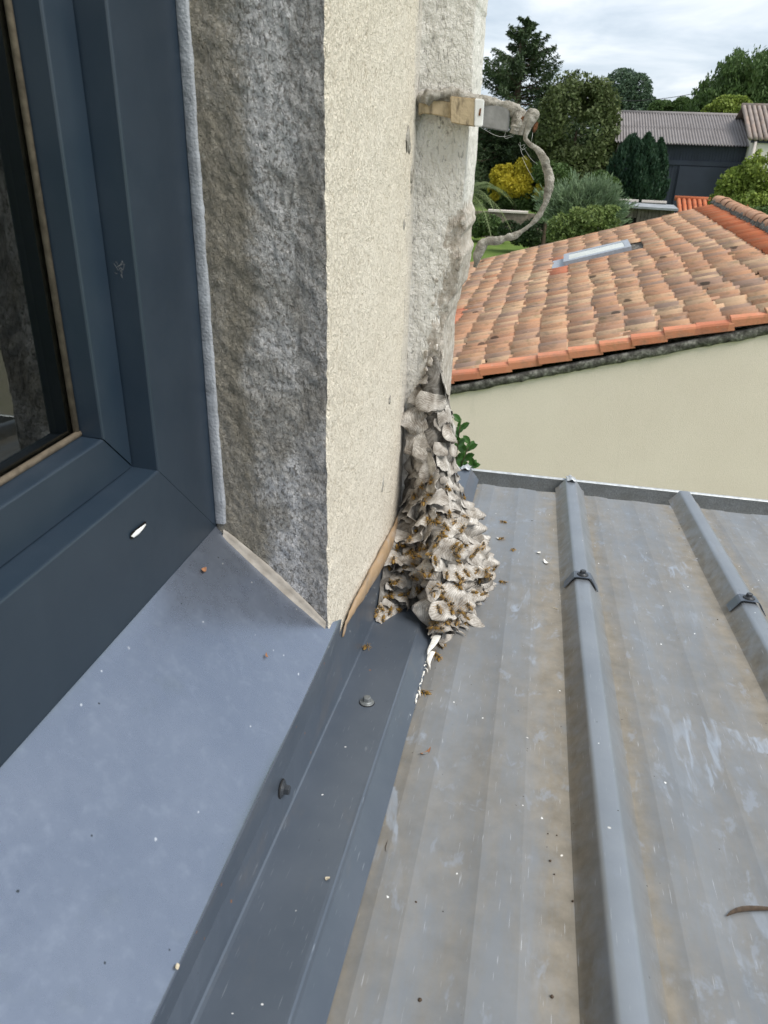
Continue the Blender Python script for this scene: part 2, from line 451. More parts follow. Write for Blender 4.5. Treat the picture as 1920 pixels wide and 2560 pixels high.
# wasp paper: bands of grey, tan and off-white chewed fibre
def paper(name, tone):
  k = NT(name, 0.88, 0.15)
  band = k.attr('band')
  wob = k.math('ADD', k.math('MULTIPLY', band, 22.0), k.math('MULTIPLY', k.noise(45, 3, 0.6), 3.2))
  wave = k.math('ADD', k.math('MULTIPLY', k.math('SINE', k.math('MULTIPLY', wob, 2.1)), 0.6), k.math('MULTIPLY', k.math('SINE', k.math('MULTIPLY', wob, 5.7)), 0.4))
  c = k.ramp(k.math('ADD', k.math('MULTIPLY', wave, 0.09), k.math('MULTIPLY', k.noise(40, 3, 0.6), 1.0)),
           [(p_, tuple(q * tone for q in c_)) for p_, c_ in [(0.25, (0.135, 0.112, 0.090)), (0.42, (0.275, 0.248, 0.215)), (0.56, (0.43, 0.40, 0.36)), (0.74, (0.69, 0.655, 0.60))]])
  c = k.mix(k.ramp(k.noise(22, 4, 0.6), [(0.56, 0.0), (0.76, 0.35)]), c, tuple(tone * q for q in (0.36, 0.295, 0.22)))
  k.color(c); k.bump(k.math('ADD', wave, k.math('MULTIPLY', k.noise(400, 2), 2.0)), 0.5, 0.0008); M[name] = k.m
paper('wasp_paper', 1.0)
paper('shaded_paper', 0.42)  # darker copy of the paper: shade in the hollows put into the body colour
simple('paper_scrap', (0.70, 0.68, 0.63), 0.9, 0.1, 200, 0.2)
simple('nest_hollow', (0.06, 0.05, 0.042), 0.95, 0.05, 90, 0.5)

# wasp
k = NT('wasp_body', 0.45, 0.5).objpos()
x, y, z = k.sep()
st = k.math('SINE', k.math('MULTIPLY', x, 2 * math.pi / 0.00155))
band = k.ramp(k.math('ADD', k.math('MULTIPLY', st, 0.5), 0.5), [(0.40, 0.0), (0.55, 1.0)])
isab = k.math('GREATER_THAN', k.math('MULTIPLY', x, -1.0), 0.0004)
thx = k.ramp(k.noise(900, 2), [(0.58, (0.018, 0.014, 0.010)), (0.66, (0.42, 0.26, 0.03))])
c = k.mix(isab, thx, k.mix(band, (0.020, 0.012, 0.005), (0.40, 0.22, 0.018)))
k.color(c); M['wasp_body'] = k.m
simple('wasp_leg', (0.40, 0.22, 0.03), 0.5, 0.4)
k = NT('wasp_wing', 0.3, 0.5)
k.color((0.13, 0.075, 0.028)); k.b.inputs['Alpha'].default_value = 0.42; M['wasp_wing'] = k.m

# bracket
k = NT('old_mortar', 0.95, 0.1)
k.color(k.ramp(k.noise(75, 5, 0.68), [(0.28, (0.165, 0.150, 0.125)), (0.48, (0.36, 0.335, 0.29)), (0.68, (0.53, 0.505, 0.455))]))
k.bump(k.noise(160, 5, 0.7), 1.0, 0.006); M['old_mortar'] = k.m
k = NT('tan_wood', 0.85, 0.2)
k.color(k.mix(k.ramp(k.noise(90, 4, 0.6, 0.3, vec=k.map((1, 1, 0.25))), [(0.50, 0.0), (0.66, 0.85)]), (0.47, 0.375, 0.245), (0.17, 0.135, 0.09))); k.bump(k.noise(150, 4), 0.4, 0.003); M['tan_wood'] = k.m
simple('grey_zinc', (0.235, 0.232, 0.225), 0.6, 0.4, 50, 0.25, 0.2, 200)
simple('rust', (0.17, 0.075, 0.035), 0.8, 0.2, 120, 0.4, 0.4, 300)
simple('web', (0.62, 0.62, 0.60), 0.9, 0.1)

# neighbour house
k = NT('gable_render', 0.92, 0.1)
c = k.ramp(k.noise(0.8, 5, 0.6), [(0.3, (0.76, 0.65, 0.55)), (0.7, (0.815, 0.705, 0.60))])
c = k.mix(k.ramp(k.noise(2.5, 5, 0.7, vec=k.map((1, 1, 0.15))), [(0.60, 0.0), (0.80, 0.30)]), c, (0.48, 0.42, 0.34))
c = k.mix(k.ramp(k.noise(35, 4, 0.7), [(0.45, 0.0), (0.75, 0.25)]), c, (0.56, 0.50, 0.40))
k.color(c); k.bump(k.noise(90, 4), 0.6, 0.008); M['gable_render'] = k.m
TILE_P, TILE_C = 0.225, 0.385
def tile_material(name, palette, lich=1.0, cellx=0.3690, celly=TILE_P):
    k = NT(name, 0.9, 0.12)
    a = k.map((1 / cellx, 1 / celly, 0.0), loc=(-3.27 / cellx + 0.04, -(10.26 - celly / 2) / celly, 0))
    fl = k.n.new('ShaderNodeVectorMath'); fl.operation = 'FLOOR'; k.l.new(a, fl.inputs[0])
    wn_ = k.n.new('ShaderNodeTexWhiteNoise'); wn_.noise_dimensions = '2D'; k.l.new(fl.outputs[0], wn_.inputs['Vector'])
    inf = k.n.new('ShaderNodeObjectInfo')
    n = len(palette)
    c = k.ramp(wn_.outputs['Value'], [(i / (n - 1) if n > 1 else 0, p) for i, p in enumerate(palette)])
    c = k.mix(0.22, c, k.ramp(k.noise(1.1, 4, 0.6), [(0.35, palette[0]), (0.65, palette[-2])]))
    c = k.mix(k.ramp(k.noise(6.0, 5, 0.7, vec=k.map((0.45, 1, 1))), [(0.50, 0.0), (0.70, 0.75 * lich)]), c, (0.20, 0.165, 0.13))
    c = k.mix(k.ramp(k.noise(4.0, 5, 0.7, vec=k.map((1, 1, 1), loc=(7, 3, 0))), [(0.56, 0.0), (0.70, 0.6 * lich)]), c, (0.185, 0.155, 0.075))
    c = k.mix(k.ramp(k.noise(14, 4, 0.7), [(0.62, 0.0), (0.74, 0.7 * lich)]), c, (0.58, 0.45, 0.33))
    v = k.voro(1.35)
    c = k.mix(k.math('MULTIPLY', k.ramp(k.math('ADD', v.outputs['Distance'], k.math('MULTIPLY', k.noise(9, 3), 0.10)), [(0.125, 1.0), (0.15, 0.0)]), 0.75 * lich), c, (0.045, 0.038, 0.032))
    k.color(c); k.bump(k.noise(45, 4, 0.65), 0.5, 0.008); M[name] = k.m
tile_material('old_tile', [(0.50, 0.245, 0.140), (0.62, 0.37, 0.215), (0.68, 0.47, 0.29), (0.46, 0.265, 0.175), (0.62, 0.335, 0.19), (0.38, 0.265, 0.205), (0.57, 0.295, 0.17)])
tile_material('red_tile', [(0.44, 0.125, 0.055), (0.50, 0.165, 0.078), (0.38, 0.11, 0.05), (0.47, 0.19, 0.10)], 0.35)
tile_material('new_tile', [(0.55, 0.205, 0.115), (0.60, 0.25, 0.145), (0.47, 0.17, 0.10), (0.58, 0.245, 0.145)], 0.75)
tile_material('ridge_tile_clay', [(0.47, 0.27, 0.175), (0.52, 0.31, 0.20), (0.42, 0.235, 0.155), (0.5, 0.3, 0.2)], 0.5)
k = NT('lichen_mortar', 0.95, 0.1)
k.color(k.ramp(k.noise(12, 5, 0.7), [(0.32, (0.035, 0.032, 0.028)), (0.52, (0.12, 0.112, 0.098)), (0.72, (0.36, 0.345, 0.30))])); k.bump(k.noise(30, 4), 0.8, 0.02); M['lichen_mortar'] = k.m
simple('lead_grey', (0.30, 0.325, 0.36), 0.5, 0.5, 20, 0.15)
k = NT('dirty_glass', 0.25, 0.5)
k.color(k.ramp(k.noise(5, 5, 0.6), [(0.3, (0.58, 0.60, 0.55)), (0.7, (0.76, 0.77, 0.73))])); M['dirty_glass'] = k.m
# background
k = NT('asbestos_sheet', 0.9, 0.15)
k.color(k.mix(k.ramp(k.noise(1.6, 5, 0.65), [(0.4, 0.0), (0.7, 0.7)]), (0.255, 0.235, 0.23), (0.19, 0.172, 0.165))); M['asbestos_sheet'] = k.m
simple('barn_board', (0.030, 0.037, 0.055), 0.6, 0.35, 1.2, 0.15)
simple('white_wall', (0.70, 0.66, 0.58), 0.9, 0.1, 1.0, 0.1)
simple('grey_wood', (0.155, 0.135, 0.118), 0.9, 0.1, 6.0, 0.35)
simple('felt_roof', (0.27, 0.285, 0.30), 0.8, 0.2, 3, 0.2)
simple('pale_coping', (0.62, 0.56, 0.50), 0.85, 0.2, 3, 0.12)
simple('garden_stone', (0.20, 0.165, 0.135), 0.95, 0.1, 4, 0.45, 0.6, 20)
simple('bark', (0.085, 0.062, 0.045), 0.95, 0.1, 8, 0.35, 0.6, 30)
simple('rust_cloth', (0.15, 0.045, 0.025), 0.85, 0.2, 6, 0.3)
simple('dark_opening', (0.012, 0.011, 0.010), 0.9, 0.1)
simple('cable', (0.02, 0.02, 0.022), 0.6, 0.3)
simple('dry_leaf', (0.25, 0.12, 0.06), 0.75, 0.3, 300, 0.3)
simple('straw', (0.40, 0.35, 0.26), 0.8, 0.2, 300, 0.25)
simple('dark_pod', (0.055, 0.035, 0.02), 0.6, 0.4, 200, 0.4)
k = NT('lawn', 0.95, 0.1)
k.color(k.ramp(k.noise(0.9, 6, 0.65), [(0.3, (0.085, 0.14, 0.03)), (0.7, (0.15, 0.21, 0.055))])); k.bump(k.noise(8, 4), 0.6, 0.05); M['lawn'] = k.m
def leaf_material(name, lo, hi, trans=0.25, rough=0.6):
    lo, hi = tuple(1.18 * q for q in lo), tuple(1.18 * q for q in hi)
    k = NT(name, rough, 0.3)
    rnd = k.attr('rnd')
    c = k.ramp(rnd, [(0.0, lo), (0.75, tuple((a + b) / 2 for a, b in zip(lo, hi))), (1.0, hi)])
    c = k.mix(0.35, c, k.ramp(k.noise(0.9, 4, 0.6), [(0.35, lo), (0.65, hi)]))
    k.color(c)
    tr = k.n.new('ShaderNodeBsdfTranslucent'); k.l.new(c, tr.inputs[0])
    mx = k.n.new('ShaderNodeMixShader'); mx.inputs[0].default_value = trans
    out = k.n['Material Output']
    k.l.new(k.b.outputs[0], mx.inputs[1]); k.l.new(tr.outputs[0], mx.inputs[2]); k.l.new(mx.outputs[0], out.inputs[0])
    M[name] = k.m
leaf_material('conifer_leaf', (0.022, 0.042, 0.018), (0.070, 0.105, 0.036))
leaf_material('dark_leaf', (0.046, 0.068, 0.022), (0.150, 0.178, 0.066))
leaf_material('mid_leaf', (0.04, 0.075, 0.022), (0.115, 0.175, 0.052))
leaf_material('far_leaf', (0.055, 0.090, 0.062), (0.115, 0.165, 0.098))
leaf_material('cypress_leaf', (0.015, 0.040, 0.022), (0.040, 0.078, 0.038))
leaf_material('yellow_leaf', (0.36, 0.30, 0.022), (0.66, 0.55, 0.06))
leaf_material('olive_leaf', (0.105, 0.155, 0.085), (0.235, 0.305, 0.175))
leaf_material('lime_leaf', (0.10, 0.155, 0.024), (0.29, 0.34, 0.07))
leaf_material('shrub_leaf', (0.085, 0.135, 0.036), (0.225, 0.27, 0.085))
leaf_material('palm_leaf', (0.06, 0.095, 0.03), (0.20, 0.235, 0.10))
leaf_material('laurel_leaf', (0.030, 0.085, 0.020), (0.055, 0.125, 0.028), 0.2, 0.35)
exec_after = []

# ================================================================== ground (garden behind and below)
GROUND = -5.3
ground = part('ground', [(-400, -200, GROUND), (400, -200, GROUND), (400, 900, GROUND), (-400, 900, GROUND)], [(0, 1, 2, 3)], M['lawn'])
ground['kind'] = 'structure'

# ================================================================== the house wall
XF, XW, YC, YP, XP = -0.2465, -0.405, 0.861, 1.397, -0.162
zs = np.r_[np.arange(-0.86, 0.26, 0.004), np.linspace(0.30, 1.9, 12)]
def rough_disp(P, amp=1.0):
    return vnoise3(P, 55, 3, 3) * 0.0011 * amp + vnoise3(P, 11, 9, 2) * 0.0012 * amp
house = thing('house_wall', 'cream rendered house wall with grey cement window reveal and white pier', 'wall', (XF, 1.0, GROUND))
# reveal
us = np.linspace(XW, XF, 64)
P = np.stack(np.meshgrid(us, [YC], zs, indexing='ij'), -1)[:, 0]
corner_w = np.clip((P[..., 0] - XW) / (XF - XW), 0, 1)
P = P + rough_disp(P, 1.3)
P[..., 1] -= (0.0010 * fbm(P, 190, 19, 2) + 0.0006 * fbm(P * np.array([1, 1, 0.6]), 60, 23, 2)) * (corner_w < 0.995)
P[-2:] += vnoise3(P[-2:], 120, 37, 3) * 0.0006
P[..., 0] -= 0.0022 * (np.clip((corner_w - 0.93) / 0.07, 0, 1)) ** 2
o = grid('reveal', P, M['reveal_cement'], house, flip=True); o['label'] = 'dark stained rough cement side of the window opening'
reveal_edge = P[-1]
# facade strip between the window and the pier
ys = np.linspace(YC, YP, 128)
P = np.stack(np.meshgrid([XF], ys, zs, indexing='ij'), -1)[0]
P = P + rough_disp(P, 0.8)
P[..., 1] += 0.0
P[0] = reveal_edge
P[1] = 0.5 * (P[1] + P[0]) + np.array([0.0008, 0, 0])
facade_edge = None
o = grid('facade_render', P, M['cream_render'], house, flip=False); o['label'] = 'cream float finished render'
facade_edge = P[-1]
# pier: its front with a broken right edge
edge_px = [(1190, 5), (1181, 180), (1172, 322), (1162, 446), (1156, 525), (1164, 545), (1161, 575), (1150, 592), (1149, 625), (1157, 640), (1152, 657), (1147, 685), (1138, 735), (1124, 752), (1118, 785), (1111, 800), (1106, 830), (1104, 850), (1104, 900), (1100, 960), (1096, 1040), (1090, 1140)]
ep = np.array([onY(a, b, YP) for a, b in edge_px])[::-1]
bare_px = [(1190, 480), (1128, 545), (1118, 620), (1106, 690), (1092, 760), (1082, 820), (1070, 880), (1052, 950), (1040, 1040)]
bp = np.array([onY(a, b, YP) for a, b in bare_px])[::-1]
xe = np.interp(zs, ep[:, 2], ep[:, 0], left=ep[0, 0], right=XP)
xb = np.interp(zs, bp[:, 2], bp[:, 0], left=bp[0, 0], right=0.3)
tt = np.linspace(0, 1, 34)
P = np.zeros((len(tt), len(zs), 3))
for i, t in enumerate(tt):
    P[i, :, 0] = XF + (xe - XF) * t
P[..., 1] = YP; P[..., 2] = zs
bare = np.clip(0.5 + (P[..., 0] - xb[None]) / 0.040, 0, 1)
P0 = P.copy()
P = P + rough_disp(P0, 0.9)
lump = fbm(P0, 38, 21, 4)
P[..., 1] += bare * (0.003 + 0.003 * lump + 0.0025 * fbm(P0 * np.array([1, 1, 0.5]), 120, 71, 3))
P[..., 0] += bare * (tt[:, None] > 0.97) * 0.003 * fbm(P0, 70, 5, 3)
P[0] = facade_edge
# side of the pier
P2 = [P[-1]]
for yy in (0.006, 0.02, 0.05, 0.10, 0.16):
    q = P0[-1].copy(); q[:, 1] = YP + yy; q += rough_disp(q, 0.8); q[:, 0] += np.minimum(0.010, yy) * 0.25 * (zs < -0.15); P2.append(q)
Pall = np.concatenate([P, np.array(P2[1:])])
ball = np.concatenate([bare, np.repeat(bare[-1:], len(P2) - 1, 0)])
o = grid('pier_render', Pall, M['pier_render'], house); o['label'] = 'white weathered pier with broken edge and bare mortar'
at = o.data.attributes.new('bare', 'FLOAT', 'POINT'); at.data.foreach_set('value', ball.reshape(-1).astype(np.float32))
# loose lumps of render clinging to the broken arris and to the inner corner
for (a, b, s) in [(1156, 552, 8), (1150, 642, 6), (1077, 905, 10), (1066, 925, 9), (1090, 870, 7), (1065, 885, 8), (1083, 760, 5), (1092, 700, 5)]:
    c0 = onY(a, b, YP - 0.004); r = s / FPX * 1.5
    uu, vv = np.meshgrid(np.linspace(0, 2 * math.pi, 15)[:-1], np.linspace(0.05, math.pi - 0.05, 9), indexing='ij')
    Q = np.stack([np.cos(uu) * np.sin(vv), np.sin(uu) * np.sin(vv), np.cos(vv)], -1)
    Q = Q * (1 + 0.45 * fbm(Q + a, 2.0, 4, 3))[..., None] * np.array([0.75, 0.6, 1.15]) * r + c0
    o = grid('render_lump', Q, M['pier_render'], house, closed_u=True)
    at = o.data.attributes.new('bare', 'FLOAT', 'POINT'); at.data.foreach_set('value', np.full(len(o.data.vertices), 0.62, np.float32))
for (a, b, s) in [(1019, 345, 12), (1023, 365, 9), (1030, 440, 11), (1029, 465, 8), (1010, 560, 7), (975, 1000, 6), (957, 1205, 8), (955, 1220, 6)]:
    c0 = onX(a, b, XF); r = s / FPX * 1.4
    uu, vv = np.meshgrid(np.linspace(0, 2 * math.pi, 13)[:-1], np.linspace(0.05, math.pi - 0.05, 8), indexing='ij')
    Q = np.stack([np.cos(uu) * np.sin(vv), np.sin(uu) * np.sin(vv), np.cos(vv)], -1)
    Q = Q * (1 + 0.45 * fbm(Q + a, 2.0, 4, 3))[..., None] * np.array([0.28, 1.6, 1.7]) * r + c0
    o = grid('render_lump', Q, M['old_mortar'], house, closed_u=True)
# wall below the sill, lintel and wall above the window, wall behind
box('lower_wall', XF - 0.20, XF - 0.004, -3.0, YC + 0.55, GROUND, -0.66, M['cream_render'], house)
box('lintel', XF - 0.30, XF, -3.0, YC, 1.05, 3.0, M['cream_render'], house)
box('upper_wall', XF - 0.30, XF - 0.003, YC + 0.003, YP + 0.10, 1.85, 3.0, M['cream_render'], house)
box('jamb_core', XF - 0.30, XF - 0.012, YC + 0.012, YP + 0.10, GROUND, 1.9, M['reveal_cement'], house)
# pale strip of smooth mortar beside the frame
n = 60
zz = np.linspace(-0.489, 1.05, n)
prof = np.array([(-0.4047, YC + 0.004), (-0.4047, YC - 0.0022), (-0.4035, YC - 0.0034), (-0.3935, YC - 0.0040), (-0.3912, YC - 0.0030), (-0.3898, YC + 0.004)])
P = np.zeros((len(prof), n, 3)); P[..., 0] = prof[:, 0:1]; P[..., 1] = prof[:, 1:2]; P[..., 2] = zz
P[2:] += (vnoise3(P[2:], 45, 31, 2) * 0.0007)
grid('mortar_strip', P, M['jamb_strip'], house, flip=True)

# ================================================================== window
WZ0 = -0.497
win = thing('window', 'dark slate blue metal window frame with sash and dark glass', 'window', (XW, 0.3, WZ0))
ZT, YB, YN = 1.05, -0.75, 0.723         # top, near end, inner edge of the fixed frame
Z1, Z2, X2 = -0.355, -0.302, -0.437
X3, YN2 = -0.467, 0.674
bv = 0.0022
# fixed frame: mitred stile and rail with a sloped inner ledge
def prism_y(name, prof_xz, y0, y1, mat, parent, cuts=None):
    """profile in XZ extruded along Y; the far end can be mitred: y = y1 + slope*(z - zref)"""
    prof_xz = np.asarray(prof_xz, float); n = len(prof_xz)
    V = np.zeros((2, n, 3)); V[..., 0] = prof_xz[:, 0]; V[..., 2] = prof_xz[:, 1]; V[0, :, 1] = y0
    V[1, :, 1] = y1 if cuts is None else [cuts(px, pz) for px, pz in prof_xz]
    f = [(i, (i + 1) % n, n + (i + 1) % n, n + i) for i in range(n)] + [tuple(range(n))[::-1], tuple(range(n, 2 * n))]
    return part(name, V.reshape(-1, 3), f, mat, parent)
def prism_z(name, prof_xy, z0, z1, mat, parent, cuts=None):
    prof_xy = np.asarray(prof_xy, float); n = len(prof_xy)
    V = np.zeros((2, n, 3)); V[..., 0] = prof_xy[:, 0]; V[..., 1] = prof_xy[:, 1]; V[1, :, 2] = z1
    V[0, :, 2] = z0 if cuts is None else [cuts(px, py) for px, py in prof_xy]
    f = [(i, (i + 1) % n, n + (i + 1) % n, n + i) for i in range(n)] + [tuple(range(n))[::-1], tuple(range(n, 2 * n))]
    return part(name, V.reshape(-1, 3), f, mat, parent)
def soft(pts, i, r=bv):
    """round one corner of a profile"""
    pts = [np.array(p, float) for p in pts]
    a, b, c_ = pts[i - 1], pts[i], pts[(i + 1) % len(pts)]
    u = (a - b) / np.linalg.norm(a - b); v = (c_ - b) / np.linalg.norm(c_ - b)
    new = [b + u * r, b + (u + v) * r * 0.29, b + v * r]
    return [tuple(p) for p in pts[:i] + new + pts[i + 1:]]
mit = lambda y: WZ0 + (YC - 0.0 - y) * (Z1 - WZ0) / (YC - YN)        # mitre line on the fixed frame
mitY = lambda z: YC - (z - WZ0) * (YC - YN) / (Z1 - WZ0)
pr = soft([(X2 - 0.03, WZ0), (XW, WZ0), (XW, Z1), (X2 + 0.001, Z1 + 0.001), (X2 - 0.03, Z1 + 0.001)], 2)
fr = prism_y('frame_rail', pr, YB, YC, M['frame_paint'], win, cuts=lambda px, pz: mitY(min(pz, Z1)) - 0.0004)
pr = soft([(X2 - 0.03, YC), (XW + 0.0003, YC), (XW + 0.0003, YN), (X2 - 0.03, YN)], 2)
prism_z('frame_stile', pr, WZ0, ZT, M['frame_paint'], win, cuts=lambda px, py: mit(py))
# sash
mit2 = lambda y: Z1 + 0.002 + (YN - y) * (Z2 - Z1 - 0.002) / (YN - YN2)
mitY2 = lambda z: YN - (z - Z1 - 0.002) * (YN - YN2) / (Z2 - Z1 - 0.002)
g = 0.0022
pr = soft([(X3 - 0.02, Z1 + g), (X2 + 0.0006, Z1 + g), (X2 + 0.0006, Z2), (X3 + 0.001, Z2 + 0.001), (X3 - 0.02, Z2 + 0.001)], 2)
prism_y('sash_rail', pr, YB, YN - g, M['frame_paint'], win, cuts=lambda px, pz: mitY2(min(pz, Z2)) - g)
pr = soft([(X3 - 0.02, YN - g), (X2 + 0.0009, YN - g), (X2 + 0.0009, YN2), (X3 - 0.02, YN2)], 2)
prism_z('sash_stile', pr, Z1 + g, ZT, M['frame_paint'], win, cuts=lambda px, py: mit2(py))
# gap gasket between sash and frame, glazing gaskets
box('seal_strip', X2 - 0.02, X2 - 0.003, YB, YN, Z1 - 0.001, Z1 + g + 0.001, M['rubber'], win)
box('seal_strip', X2 - 0.02, X2 - 0.003, YN - g - 0.001, YN + 0.001, Z1, ZT, M['rubber'], win)
v, f = tube_vf([(X3 + 0.0035, YB, Z2 + 0.0034), (X3 + 0.0035, YN2 - 0.001, Z2 + 0.0034)], [0.0036, 0.0036], 10)
part('glazing_gasket', v, f, M['gasket'], win, True)
v, f = tube_vf([(X3 + 0.0022, YN2 - 0.0030, Z2), (X3 + 0.0022, YN2 - 0.0030, ZT)], [0.0032, 0.0032], 10)
part('glazing_gasket', v, f, M['gasket'], win, True)
k = NT('window_glass', 0.02, 0.5)
for nd in list(k.n):
    if nd.type == 'BSDF_PRINCIPLED': k.n.remove(nd)
tr = k.n.new('ShaderNodeBsdfTransparent'); tr.inputs[0].default_value = (0.72, 0.80, 0.77, 1)
gl = k.n.new('ShaderNodeBsdfGlossy'); gl.inputs['Roughness'].default_value = 0.015; gl.inputs[0].default_value = (0.95, 1, 0.97, 1)
fz = k.n.new('ShaderNodeFresnel'); fz.inputs[0].default_value = 1.9
mx = k.n.new('ShaderNodeMixShader'); k.l.new(fz.outputs[0], mx.inputs[0]); k.l.new(tr.outputs[0], mx.inputs[1]); k.l.new(gl.outputs[0], mx.inputs[2])
k.l.new(mx.outputs[0], k.n['Material Output'].inputs[0])
part('glass_pane', [(X3 - 0.001, YB, Z2 - 0.01), (X3 - 0.001, YN2 + 0.01, Z2 - 0.01), (X3 - 0.001, YN2 + 0.01, ZT), (X3 - 0.001, YB, ZT)], [(0, 1, 2, 3)], k.m, win)
# inner side of the sash and the black spacer of the double glazing
box('glazing_spacer', X3 - 0.016, X3 - 0.003, YN2 - 0.010, YN2 + 0.012, Z2 - 0.01, ZT, M['rubber'], win)
box('glazing_spacer', X3 - 0.016, X3 - 0.003, YB, YN2 - 0.010, Z2 - 0.012, Z2 + 0.007, M['rubber'], win)
# drainage slot with its torn white plug
c0 = (onX(325, 1338, XW) + onX(362, 1312, XW)) / 2
d_ = onX(362, 1309, XW) - onX(322, 1343, XW); L = np.linalg.norm(d_); d_ /= L
nrm = np.cross(d_, [1, 0, 0])
pts = []
for kx in range(16):
    an = 2 * math.pi * kx / 16
    pts.append(c0 + d_ * (L * 0.5 - 0.004) * (1 if math.cos(an) > 0 else -1) + d_ * 0.004 * math.cos(an) + nrm * 0.0040 * math.sin(an) + np.array([0.0012, 0, 0]))
slot = part('drain_slot', pts, [tuple(range(16))], M['dark_opening'], win)
pl = [c0 + d_ * (L * a) + nrm * b + np.array([cx, 0, 0]) for a, b, cx in [(-0.48, -0.0005, 0.0016), (-0.25, -0.0034, 0.0030), (0.1, -0.0030, 0.0034), (0.40, -0.0016, 0.0024), (0.44, 0.0010, 0.0018), (0.12, 0.0006, 0.0042), (-0.1, 0.0026, 0.0036), (-0.36, 0.0028, 0.0022)]]
pc = [np.mean(pl, 0) + np.array([0.0022, 0, 0])]
part('slot_plug', pl + pc, [(i, (i + 1) % 8, 8) for i in range(8)], M['white_plastic'], slot)
# the room behind the glass: dark walls, pale curtain
room = thing('room_interior', 'dark room seen dimly behind the window glass', 'room', (-1.4, 0.0, -1.2))
v, f = box_vf(-2.6, -0.50, -1.6, 0.95, -1.3, 1.4)
f = [q for i, q in enumerate(f) if i != 1]
part('room_wall', v, f, M['room'], room)

# ================================================================== metal window sill
SZ0, SX1, SZ1 = -0.4985, -0.2345, -0.6490
sill = thing('window_sill', 'sloping blue grey metal window sill speckled with dust', 'window sill', (SX1, 0.3, SZ1))
slope = (SZ1 - SZ0) / (SX1 - XW)
prof = [(XW + 0.0005, SZ0 + 0.004), (XW + 0.0025, SZ0)]
for i in range(1, 13):
    x_ = XW + 0.0025 + (SX1 - 0.006 - XW - 0.0025) * i / 12
    prof.append((x_, SZ0 + slope * (x_ - XW)))
cxr, czr = prof[-1]
for a in (0.2, 0.5, 0.8, 1.0):
    an = math.atan(-slope) + (math.pi / 2 - math.atan(-slope)) * a
    prof.append((cxr + 0.0055 * (math.sin(an) - math.sin(math.atan(-slope))), czr - 0.0055 * (math.cos(math.atan(-slope)) - math.cos(an)) ))
xe_, ze_ = prof[-1]
drip = [(xe_ - 0.0002, ze_ - 0.0002), (xe_ + 0.0001, ze_ - 0.012), (xe_ - 0.0008, -0.694), (xe_ - 0.008, -0.6955)]
nsl = len(prof)
prof = np.array(prof + drip)
ny = 90
P = np.zeros((len(prof), ny, 3))
for i, (px, pz) in enumerate(prof):
    yend = YC - 0.0008 + 0.046 * float(np.clip((px - XF + 0.001) / (SX1 - XF - 0.002), 0, 1)) ** 0.8 - max(0, (-0.651 - pz)) * 1.15
    P[i, :, 0] = px; P[i, :, 2] = pz; P[i, :, 1] = np.linspace(-1.3, yend, ny)
P[2:14, :, 2] += 0.0012 * vnoise(P[2:14] * np.array([1, 0.6, 0]), 9, 41)
grid('sill_sheet', P[:nsl], M['sill_paint'], sill, flip=True)
grid('drip_edge', P[nsl:], M['flashing_paint'], sill, False, flip=True)
# sealant bead along reveal and sill
pts = []
for t in np.linspace(0, 1, 40):
    x_ = XW + 0.010 + (XF - 0.004 - XW - 0.010) * t
    pts.append((x_, YC - 0.0005, SZ0 + slope * (x_ - XW) + 0.0055))
pts = np.array(pts); tq = np.linspace(0, 1, 40)
hh_ = 0.006 + 0.008 * np.sin(np.linspace(0.15, math.pi - 0.2, 40)) + 0.0012 * vnoise(pts, 45, 2)
P = np.zeros((6, 40, 3))
for i, (oy, ou) in enumerate([(-1.0, -0.28), (-0.72, 0.02), (-0.42, 0.22), (-0.20, 0.50), (-0.06, 0.85), (0.25, 1.0)]):
    P[i] = pts; P[i, :, 1] = YC + oy * hh_ * 0.62 - 0.0014; P[i, :, 2] = pts[:, 2] - 0.0055 + 0.0004 + ou * hh_ * 1.1
P[1:5] += vnoise3(P[1:5], 60, 14, 2) * 0.0007
grid('sealant_bead', P, M['sealant'], sill, True, flip=True)

# ================================================================== metal roof frame
d = ray(1360.5, 617); d /= np.linalg.norm(d)
e = np.cross(d, [0, 0, 1.0]); e /= np.linalg.norm(e)
nn = np.cross(e, d)
O = onX(938, 1549, -0.2405)
def RP(w, s, h): return O + e * w + d * s + nn * h
def roofpt(x, y, h=0.0): return onP(x, y, nn, float(nn @ O) + h)
def rcoord(P): q = np.asarray(P) - O; return q @ e, q @ d, q @ nn
S0, S1 = -1.7, 1.03
HP = -0.034        # pan level below the rib tops
def extrude_roof(name, prof, s0, s1, mat, parent, ns=2, smooth=False, endcut=None):
    prof = np.asarray(prof, float)
    ss = np.linspace(s0, s1, ns)
    P = np.zeros((len(prof), ns, 3))
    for i, (w, h) in enumerate(prof):
        for j, s in enumerate(ss): P[i, j] = RP(w, s, h)
    return grid(name, P, mat, parent, smooth, flip=True)
roof = thing('metal_roof', 'grey ribbed sheet metal lean-to roof with dirt film and scuffs', 'roof', tuple(RP(0.4, -0.2, HP - 0.05)))
def rib_profile(w0):
    """left foot, rounded shoulder, top, shoulder, right foot: (w,h)"""
    k_ = [(w0, HP), (w0 + 0.006, HP + 0.004), (w0 + 0.0245, -0.005), (w0 + 0.0275, -0.0015), (w0 + 0.032, 0.0), (w0 + 0.052, 0.0), (w0 + 0.0565, -0.0015), (w0 + 0.0595, -0.005), (w0 + 0.079, HP + 0.004), (w0 + 0.085, HP)]
    return k_
PER = 0.3335
rib_w = [0.011 + PER * i for i in range(5)]
sheet_n = 0
